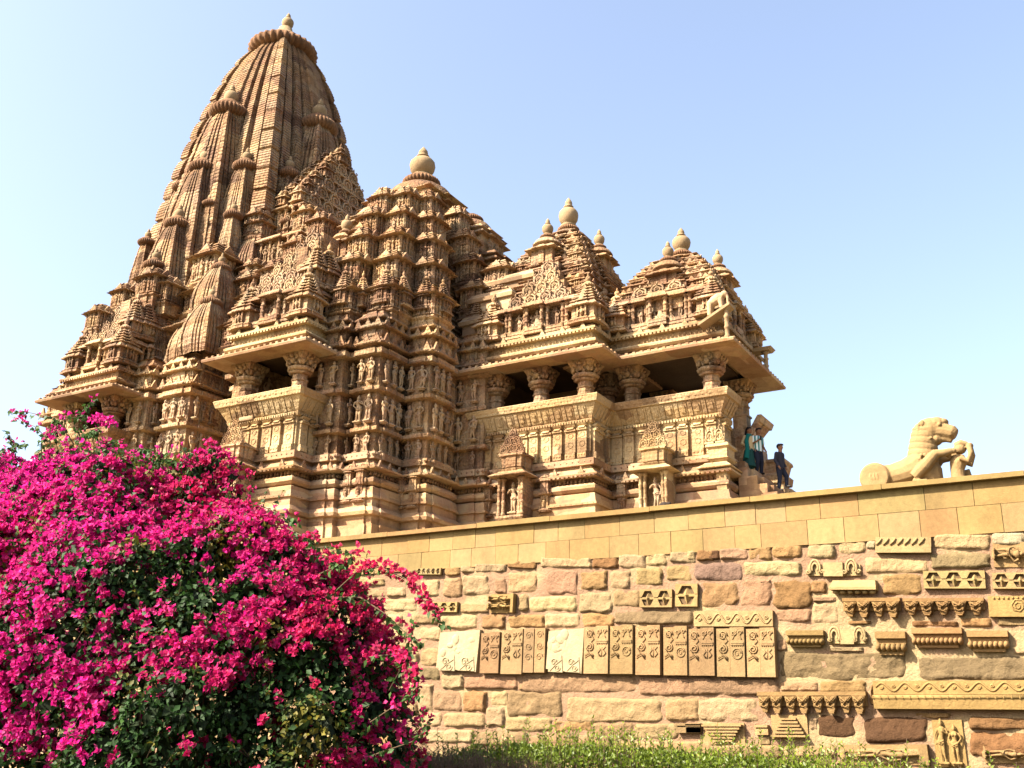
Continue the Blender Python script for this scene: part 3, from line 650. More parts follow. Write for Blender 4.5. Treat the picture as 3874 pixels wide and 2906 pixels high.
for x, y, z, w in ((-18.6, 29.6, 14.5, .62), (-15.2, 29.6, 14.5, .62), (-18.4, 29.9, 15.1, .6), (-15.4, 29.85, 15.1, .6), (-15.0, 30.4, 14.5, .6), (-15.15, 31.2, 15.0, .55), (-18.3, 30.1, 15.8, .56), (-15.6, 30.1, 15.8, .56), (-15.4, 31.3, 15.9, .5), (-15.5, 32.8, 15.9, .5), (-15.8, 30.4, 16.5, .52), (-18.1, 30.4, 16.5, .52), (-16.0, 30.7, 17.1, .46), (-15.0, 32.9, 15.0, .6)): kuta(x, y, z, w, w*.95, ME_kuta2)
bell(-17.08, A, 18.78, .78, .39, label='pale round pot finial roof over the hall next to the porch')
bell(-17.08, 30.4, 17.75, .54, .215); bell(-15.75, A, 17.75, .5, .21)
cascade(-16.6, 28.95, .24, 14.5, .5, (2.4, 1.6, 1.0, .6), .56)
MB().box(-15.9, -14.6, 33.3, 34.2, 13.4, 16.0).build('roof_block', M_carved, temple)

# great hall: stepped roof with columns of pavilions climbing to it
mm = [(-2.9, -6.9), (2.6, -6.9), (2.6, -6.4), (3.8, -6.4), (3.8, -5.2), (4.75, -5.2), (4.75, -3.0), (5.3, -3.0)]
mm = mm[1:] + [(x, -y) for x, y in mm[1:][::-1]] + [(-x, -y) for x, y in mm[1:]] + [(-x, y) for x, y in mm[1:][::-1]]
MX = -24.37
m = MB(); pr = [(12.4, -.5, .98), (13.55, -.5, .98)]; nT = 19; dz = 8.1/nT
for i in range(nT):
    s = .98-.68*((i+.3)/nT)**1.3; z = 13.6+dz*i
    pr += [(z+.02, -.45, s), (z+dz*.14, -.42, s), (z+dz*.4, -.55, s), (z+dz*.5, -.6, s), (z+dz*.68, -.6, s), (z+dz*.7, -.5, s), (z+dz*.8, -.5, s), (z+dz*.84, -.58, s), (z+dz*.98, -.6, s)]
m.sweep([(MX+x, A+y) for x, y in mm], pr, MX, A)
m.build('hall_roof', M_carved, temple)
for cx_, cy_, w0, kk in ((3.55, -6.1, 1.25, 1), (4.45, -4.95, 1.25, 1), (5.0, -2.4, 1.1, 1), (2.2, -6.7, 1.15, 1), (3.55, 6.1, 1.2, 0), (-3.55, -6.1, 1.2, 1)):
    for i in range(5):
        z = 13.62+i*1.3; s = .985-.68*((z-13.6)/8.1)**1.3
        if z > 19.2 and kk == 0: break
        pavil(MX+cx_*s, A+cy_*s, z, w0*(1-.06*i), 1.24)
    if kk: kuta(MX+cx_*.98+.1, A+cy_*.98-.42, 14.0, .62, .95); kuta(MX+cx_*.98+.5, A+cy_*.98+.05, 14.0, .55, .85)
for a, b in ((0, -1), (1, 0)):               # the two bell-crowned half roofs facing south and east
    for i, (d, z, w) in enumerate(((4.4, 15.2, 2.2), (3.6, 16.9, 1.9), (2.95, 18.3, 1.7))):
        x, y = MX+a*d, A+b*d; q = ratha(x-w/2, x+w/2, y-w/2, y+w/2, .1)
        t = MB(); t.sweep(q, [(z-1.2, 0), (z, 0), (z+.04, .1), (z+.1, .1), (z+.13, 0), (z+.95, 0)] + kap(z+.95, .22, .22) + [(z+1.2, .0)] + kap(z+1.24, .2, .12, -.1) + [(z+1.5, -.12)])
        o = t.build('half_roof', M_carved, temple)
        figrow((x-w*.42, y-w/2-.1), (x+w*.42, y-w/2-.1), z+.18, .68, 3, 0, o); figrow((x+w/2+.1, y-w*.42), (x+w/2+.1, y+w*.42), z+.18, .68, 3, 1, o)
    bell(MX+a*2.75, A+b*2.75, 20.35, .86, 0, drop=.3)
MB().sweep(ratha(MX-1.7, MX+1.7, A-1.7, A+1.7, .2, .3), [(18.5, .5), (19.3, .45)] + kap(19.32, .25, .6, .3) + [(19.6, .25), (20.0, .2)] + kap(20.02, .25, .42, .1) + [(20.3, .08), (20.55, .05)] + kap(20.56, .22, .3, 0) + [(20.8, -.02), (21.2, -.02)] + kap(21.22, .2, .22, -.1) + [(21.44, -.15), (21.6, -.15)] + kap(21.62, .2, .1, -.3) + [(21.9, -.5)]).build('roof_cap', M_carved, temple)
bell(MX, A, 22.72, 1.52, .57, zs=.82, drop=-.1, label='large pot finial over the great hall')
for i, (x, y, z, w) in enumerate(((-18.8, 30.3, 14.2, 1.3), (-18.8, 31.6, 15.4, 1.3), (-18.9, 30.2, 15.7, 1.1))): pavil(x, y, z, w, 1.2)
t = MB()                                     # plainly restored ashlar between the halls
for x0, x1, y0, z1 in ((-19.7, -18.35, 28.85, 14.5), (-19.6, -17.9, 29.2, 15.5), (-19.5, -17.3, 29.7, 16.3), (-19.4, -16.7, 30.4, 17.0)):
    t.sweep(rect(x0, x1, y0, 2*A-y0), [(12.6, 0), (z1-.35, 0), (z1-.33, .1), (z1-.2, .14), (z1-.1, .04), (z1, .0)])
t.build('restored_masonry', M_pale, temple)

# balcony roofs of the great hall and of the sanctum
def balcony_roof(cx, b, zt):
    x0, x1, yf = b[0]+.15, b[1]-.15, b[2]+.1
    niche_storey(cx, yf, yf+2.6, x0, x1, 3, 3)
    for x, y in ((x0, yf), (x1, yf), (x1+.05, yf+1.6), (x1, yf+2.6)): kuta(x, y, 13.3, .95, 1.2)
    cascade(cx, yf-.05, .3, 14.5, .52, [(x1-x0)*k for k in (1.0, .86, .72, .58, .42, .28)][:zt], .52)
    cascade(yf+1.1, x1+.05, -.24, 14.5, .52, [2.0*k for k in (1.0, .84, .66, .5)][:zt], .52, 1)
    for i, (dx, y, z, w) in enumerate(((0, 1.0, 14.6, .9), (-.1, .5, 14.6, .8), (.1, 2.0, 14.6, 1.0))): kuta(x1+dx-.1, yf+y, z, w, 1.2)
balcony_roof(-24.2, BAL['mid'], 6)
balcony_roof(-33.7, BAL['left'], 6)
def roof_ridge(cx, y0, y1, z0, z1, w):
    """curved smooth back of a balcony roof rising to a ridge bell"""
    m = MB(); n = 8; vs = []; fs = []
    for i in range(n+1):
        f = i/n; y = y0+(y1-y0)*f; z = z0+(z1-z0)*math.sin(f*math.pi/2)**1.1
        for x, zz in ((cx-w, 13.4), (cx-w, z-.5), (cx-w*.5, z), (cx+w*.5, z), (cx+w, z-.5), (cx+w, 13.4)): vs.append((x, y, zz))
    for i in range(n):
        for k in range(5): a = i*6+k; fs.append((a, a+1, a+7, a+6))
    m.add(vs, fs); m.box(cx-w*1.1, cx+w*1.1, y1-.1, y1+2, 13.4, z1+.03); return m.build('roof_ridge', M_plain, temple)
roof_ridge(-24.2, 25.6, 27.4, 14.8, 17.5, .5); roof_ridge(-33.7, 25.6, 27.4, 14.4, 16.8, .5)
bell(-24.2, 27.25, 18.25, .5, .22)
for x, y, z, w in ((-22.9, 26.4, 14.7, 1.0), (-22.9, 27.2, 15.9, 1.0), (-23.0, 27.0, 17.0, .9), (-25.4, 26.2, 14.8, 1.0), (-25.3, 27.3, 16.4, 1.0), (-34.8, 24.8, 15.2, .9), (-34.5, 25.6, 16.4, .9), (-32.4, 26.0, 16.3, 1.0), (-32.3, 26.8, 15.0, 1.1)): pavil(x, y, z, w, w*1.2)

# sukanasa: gabled block between the great hall and the main tower
for x0, x1, y0, z0, z1 in ((-31, -27.2, 27.6, 13.4, 17.2), (-31.2, -27.7, 28.4, 17.0, 19.9), (-31.4, -28.6, 29.3, 19.9, 21.9)):
    t = MB(); t.sweep(ratha(x0, x1, y0, 2*A-y0, .12), [(z0, 0), (z1-1.5, 0), (z1-1.46, .12), (z1-1.36, .12), (z1-1.32, 0), (z1-.3, 0)] + kap(z1-.3, .3, .3) + [(z1+.02, 0)])
    o = t.build('gabled_block', M_carved, temple)
    figrow((x0+.2, y0-.14), (x1-.1, y0-.14), z1-1.25, .82, 7, 0, o); figrow((x1+.12, y0+.1), (x1+.12, 2*A-y0-.1), z1-1.25, .82, 9, 1, o)
    q = MB()
    for k in range(8): niche_col(q, x0+.05+(x1-x0)*k/7, y0-.2, z1-1.33, z1-.28, .06)
    q.build('colonnettes', M_carved, o)
cascade(A, -28.55, -.05, 21.95, .62, (5.2, 4.3, 3.4, 2.5, 1.6, .7), .8, 1)
for i in range(6):
    y = 29.4+i*.45; z = 21.95+i*.62
    for x in (-28.95, -29.8, -30.6)[:3-(i > 3)]: kuta(x+random.uniform(-.1, .1), y, z-.05, .62, .75, ME_kuta2)
MB().sweep([(-31.2, 29.5), (-28.9, 29.5), (-28.9, 2*A-29.5), (-31.2, 2*A-29.5)], [(21.8, 0), (22.0, 0), (25.5, -2.3)]).build('gable_core', M_carved, temple)
for x, y, z, w in ((-27.6, 28.2, 17.2, 1.1), (-29.6, 28.0, 17.2, 1.1), (-27.9, 29.0, 19.9, 1.0), (-30.4, 28.8, 19.9, 1.0), (-27.5, 27.3, 15.4, 1.3), (-28.7, 27.2, 16.0, 1.2), (-26.9, 26.6, 14.0, 1.25), (-26.9, 27.2, 15.6, 1.2), (-28.4, 27.3, 14.2, 1.25), (-27.0, 28.4, 16.9, 1.2), (-26.9, 29.5, 18.2, 1.1)): pavil(x, y, z, w, w*1.15)

# ---- the main tower and the half-towers clustered against it -----------------------------------
o = spire(SX, A, 13.4, 33.0, 4.25, 1.78, ME_main, 'main_tower', pot=False)
inv = o.matrix_basis.inverted(); c = put('finial', ME_pot, o); c.matrix_basis = inv @ Matrix.LocRotScale(Vector((SX+.1, A, 35.0)), None, Vector((.31, .31, .30)))
t = MB(); t.lathe([(1.15, 33.5), (1.05, 33.75), (.75, 34.1), (.42, 34.3), (.34, 34.65), (.2, 34.7)], 28, (SX, A)); q = t.mesh('cap', M_pot); c = put('cap', q, o); c.matrix_basis = inv
for sx, sy in ((0, -1), (1, 0), (0, 1), (-1, 0)):
    for d, z1, w, ra, zb in ((2.95, 27.7, 1.9, .98, 14), (3.98, 24.2, 1.45, .72, 13.8), (4.97, 20.9, 1.2, .62, 13.6), (5.85, 18.6, .95, .5, 13.4)):
        if sx and d > 3: continue
        spire(SX+sx*d, A+sy*d, zb, z1, w, ra)
for sx, sy in ((1, -1), (1, 1), (-1, -1)):
    for a, b, z1, w, ra in ((1.95, 3.3, 24.1, 1.05, .62), (3.3, 1.95, 24.0, 1.05, .62), (2.7, 4.35, 21.0, .62, .43), (4.35, 2.7, 21.0, .62, .43), (1.1, 4.3, 22.0, .55, .38), (1.75, 4.9, 18.4, .65, .42), (3.0, 4.05, 17.5, .62, .42), (1.3, 6.2, 15.9, .55, .36)):
        spire(SX+sx*a, A+sy*b, 13.6, z1, w, ra)
    if sx > 0:
        for a, b, z0, z1, w, ra in ((3.35, 3.6, 17.6, 20.0, .72, .42), (4.25, 4.6, 15.6, 17.75, .66, .38), (4.0, 5.8, 15.3, 17.6, .68, .42), (4.45, 6.45, 13.55, 15.75, .70, .46), (3.2, 6.3, 13.4, 15.2, .5, .36), (5.1, 5.4, 13.5, 15.3, .5, .34)):
            spire(SX+sx*a, A+sy*b, z0, z1, w, ra, ME_squat)
        MB().sweep(RP((SX+2.2, SX+4.6, A-6.6, A-3)) if sy < 0 else RP((SX+2.2, SX+4.6, A+3, A+6.6)), [(12.3, 0), (13.5, 0), (15.0, -.25)] + kap(15.1, .3, .12, -.3) + [(15.5, -.5), (17.4, -.8)]).build('spire_base', M_carved, temple)
pavil(SX+2.75, A-4.95, 17.2, 1.5, 1.75); pavil(SX+2.75, A-4.95, 15.9, 1.7, 1.3); pavil(SX+3.2, A-3.3, 20.2, 1.0, 1.3)
pavil(SX+.9, A-6.3, 16.6, 1.2, 1.2)
# ---- entrance stairs and small roof figures ------------------------------------------------------
m = MB()
for i in range(17):
    z = 8.58-.29*i; x = -10.5+.30*i
    m.box(x-.02, x+.32, 31.05, 33.0, z-.6, z)
stairs = m.build('stairs', M_plain, temple)
m = MB(); m.box(-10.5, -9.55, 33.0, 33.7, 6.2, 8.25); m.sweep(rect(-10.5, -9.6, 33.05, 33.7), [(8.2, 0), (8.25, .12), (8.5, .16), (8.6, .05), (8.9, .12), (8.95, .18), (9.05, .16), (9.1, 0)])
for i in range(10): m.box(-9.6+.3*i, -9.3+.3*i, 33.0, 33.6, 4.0-.29*i, 8.02-.29*i)
for i in range(3): m.box(-10.6+.05*i, -10.2-.12*i, 33.1, 33.6, 9.05+.42*i, 9.45+.42*i)
m.build('stair_flank', M_carved, stairs)
m = MB()
for i in range(10): m.box(-10.3+.3*i, -10.0+.3*i, 30.75, 31.05, 4.0-.29*i, 8.3-.29*i)
m.build('stair_flank', M_plain, stairs)
def canopy(x, y, zb, zt, slab):
    m = MB(); niche_col(m, x, y, zb, zt, .075); m.hexa(*slab); return m.build('roof_canopy', M_pot, temple)
canopy(-10.02, 29.52, 12.2, 13.30, ([(-10.9, 29.35, 12.75), (-9.85, 29.35, 13.28), (-9.85, 29.85, 13.28), (-10.9, 29.85, 12.75)], [(-10.9, 29.35, 12.84), (-9.85, 29.35, 13.37), (-9.85, 29.85, 13.37), (-10.9, 29.85, 12.84)]))
canopy(-9.92, 33.15, 12.15, 12.95, ([(-11.2, 32.95, 12.95), (-9.75, 32.95, 12.95), (-9.75, 33.4, 12.95), (-11.2, 33.4, 12.95)], [(-11.2, 32.9, 13.06), (-9.65, 32.9, 13.06), (-9.65, 33.45, 13.06), (-11.2, 33.45, 13.06)]))
m = MB()                                     # elephant standing on the sloping corner slab
m.tube([(-.36, 0, .58), (-.15, 0, .66), (.12, 0, .78), (.3, 0, .84)], [.19, .27, .27, .18], 12); m.ball((-.36, 0, .5), (.2, .22, .26)); m.ball((.38, 0, .93), (.19, .17, .19))
m.tube([(.48, 0, .92), (.56, 0, .72), (.55, 0, .45), (.52, 0, .25)], [.09, .075, .06, .045], 8)
for s in (-1, 1):
    m.tube([(.2, s*.11, .7), (.24, s*.12, .4), (.26, s*.12, .20)], [.14, .115, .11]); m.tube([(-.34, s*.11, .6), (-.36, s*.12, .3), (-.38, s*.12, -.12)], [.16, .13, .12]); m.ball((.32, s*.16, .9), (.09, .03, .13))
put('elephant', fuse(m, 'elephant', M_figure, .03, 2), temple, (-10.33, 29.58, 13.14), 0, (.64, .64, .66))
m = MB(); m.tube([(0, 0, .0), (-.02, 0, .2), (.02, 0, .42)], [.14, .12, .13]); m.ball((.06, -.03, .52), .1); m.tube([(.1, -.08, .36), (.2, -.12, .2), (.16, -.1, .02)], [.05, .04, .04]); m.box(-.2, .3, -.2, .2, -.1, .03)
put('carved_lion', fuse(m, 'carved_lion', M_figure, .03, 2), temple, (-24.9, 24.0, 10.05), 0, (1.3, 1.3, 1.3))

# the hundred figures that show largest stay parts of their own; the rest of the carved host is one part
bpy.context.view_layer.update()
F = [o for o in bpy.data.objects if o.name.split('.')[0] == 'carved_figure']
F.sort(key=lambda o: -(abs(o.scale.z)/o.matrix_world.translation.length*(1.6 if o.parent and o.parent.name.startswith('niche_shrine') else 1)))
vv, ff, nb = [], [], 0
for o in F[100:]:
    me = o.data; q = np.empty(len(me.vertices)*3); me.vertices.foreach_get('co', q); M = np.array(o.matrix_world); vv.append(q.reshape(-1, 3) @ M[:3, :3].T+M[:3, 3])
    flip = np.linalg.det(M[:3, :3]) < 0
    ff += [tuple(i+nb for i in (reversed(p.vertices) if flip else p.vertices)) for p in me.polygons]; nb += len(me.vertices)
    bpy.data.objects.remove(o)
me = bpy.data.meshes.new('carved_figures'); me.from_pydata(np.concatenate(vv).tolist(), [], ff); me.polygons.foreach_set('use_smooth', [True]*len(ff)); me.materials.append(M_figure)
put('carved_figures', me, temple)['kind'] = 'stuff'

# ================================================================= PLATFORM, WALL
YW = 16.0
M_terr = stone_mat('terrace_paving', YEL, stain=.2)
m = MB(); m.box(-60, 40, YW+.5, 95, -1.6, PLAT); tag(m.build('terrace', M_terr), kind='structure')
M_ground = stone_mat('dry_lawn', [(.3, (.06, .075, .02)), (.6, (.13, .11, .045)), (.8, (.09, .085, .03))], stain=0, bump=1)
m = MB(); m.add([(-900, -900, -1.6), (900, -900, -1.6), (900, 1500, -1.6), (-900, 1500, -1.6)], [(0, 1, 2, 3)]); tag(m.build('ground', M_ground), kind='structure')

wall = tag(empty('platform_wall', (-7, YW, -1.6)), 'long platform retaining wall of rubble, reused carved stones and a smooth ashlar top', 'wall')
winv = Matrix.Translation((7, -YW, 1.6))
def wpart(o): o.parent = wall; o.matrix_parent_inverse = winv; return o
W1 = [(.3, (.86, .84, .82)), (.7, (1.1, 1.08, 1.06))]
M_ash = stone_mat('ashlar', W1, patch=1.6, stain=.26, tint=True, bump=.18, bscale=40)
M_rub = stone_mat('rubble', W1, patch=2.5, stain=.12, tint=True, bump=1.0, bscale=19, spots=.35)
M_mortar = stone_mat('mortar', W1, patch=2.0, stain=.12, tint=True, bump=.9, bscale=24)
M_relief = stone_mat('relief_stone', W1, patch=2.2, stain=.22, tint=True, bump=.45, bscale=30)
PAL = dict(w=(.44, .38, .25), c=(.37, .285, .16), t=(.31, .22, .115), o=(.30, .19, .085), b=(.205, .115, .05), d=(.09, .05, .023), g=(.205, .155, .082), p=(.30, .19, .115), y=(.32, .235, .11), v=(.20, .14, .10))
def jit(c, a=.09):
    k = .95+random.uniform(-a, a); return tuple(min(.9, v*k*(1+random.uniform(-.04, .04))) for v in c)
m = MB()                                     # coping stones with a square drip edge
x = -40.0
while x < 14:
    L = random.uniform(1.4, 2.1); m.box(x+.004, x+L-.004, YW-.11, YW+.6, 3.717+random.uniform(-.006, .006), 3.80+random.uniform(-.009, .009), jit((.315, .215, .088), .07)); x += L
wpart(m.build('coping', M_ash))
J1 = [-13.22, -12.62, -12.0, -11.48, -10.94, -10.44, -10.0, -9.19, -8.7, -8.17, -7.5, -6.86, -6.25, -5.62, -5.11, -4.62, -4.08, -3.5, -2.54, -1.87, -1.11, -.4, .3, 1.0, 1.7, 2.5]
J2 = [-13.24, -12.71, -12.2, -11.65, -10.99, -10.52, -9.99, -9.51, -8.94, -8.47, -7.7, -7.15, -6.57, -6.01, -5.47, -5.04, -4.3, -3.74, -3.23, -2.64, -2.12, -1.53, -.92, -.2, .5, 1.3, 2.1]
AC = [(.335, .24, .108), (.345, .255, .122), (.325, .225, .097), (.31, .23, .104), (.335, .232, .10), (.35, .262, .13), (.30, .22, .098)]
m = MB()
for J, z0, z1 in ((J1, 3.368, 3.714), (J2, 3.03, 3.362)):
    JJ = [-40+i*.7 for i in range(38)]+J+[3.2+i*.7 for i in range(16)]
    for a, b in zip(JJ, JJ[1:]):
        d = random.uniform(-.004, .006); l = max(0, (a+12)/11)*-.08 if z0 < 3.2 else 0
        m.box(a+.004, b-.004, YW-d, YW+.3, z0+l, z1, jit(random.choice(AC), .045))
wpart(m.build('ashlar', M_ash))
m = MB()                                     # bed of pinkish mortar with patches of pale plaster
nx, nz = 440, 66; vs = []; fs = []; ts = []
from mathutils import noise
for i in range(nx+1):
    for j in range(nz+1):
        x = -22+34*i/nx; z = -1.7+4.72*j/nz
        h = noise.fractal(Vector((x*2.2, 0, z*3)), 1, 2, 4)*.022+noise.noise(Vector((x*9, 4, z*9)))*.012
        vs.append((x, YW+.030-h, z)); q = noise.noise(Vector((x*1.4, 7, z*2.0)))
        pl_ = max(0, min(1, (q+.15)*4 + (1.2 if (-4.9 < x < -1 and .85 < z < 1.62) or (-2.45 < x < -1.3 and .1 < z < .5) or (-4.6 < x < -4.0 and 0 < z < .45) else -1.2)))
        c = (0.310, 0.207, 0.135); c2 = (0.384, 0.300, 0.172); ts.append(tuple(a+(b-a)*pl_ for a, b in zip(c, c2)))
for i in range(nx):
    for j in range(nz): a = i*(nz+1)+j; fs.append((a, a+nz+1, a+nz+2, a+1))
m.v = vs; m.f = fs; m.sm = [True]*len(fs); m.t = ts; wpart(m.build('mortar', M_mortar))
MB().box(-45, 16, YW+.16, YW+.5, -1.6, 3.7).build('backing', M_plain, wall).matrix_parent_inverse = winv
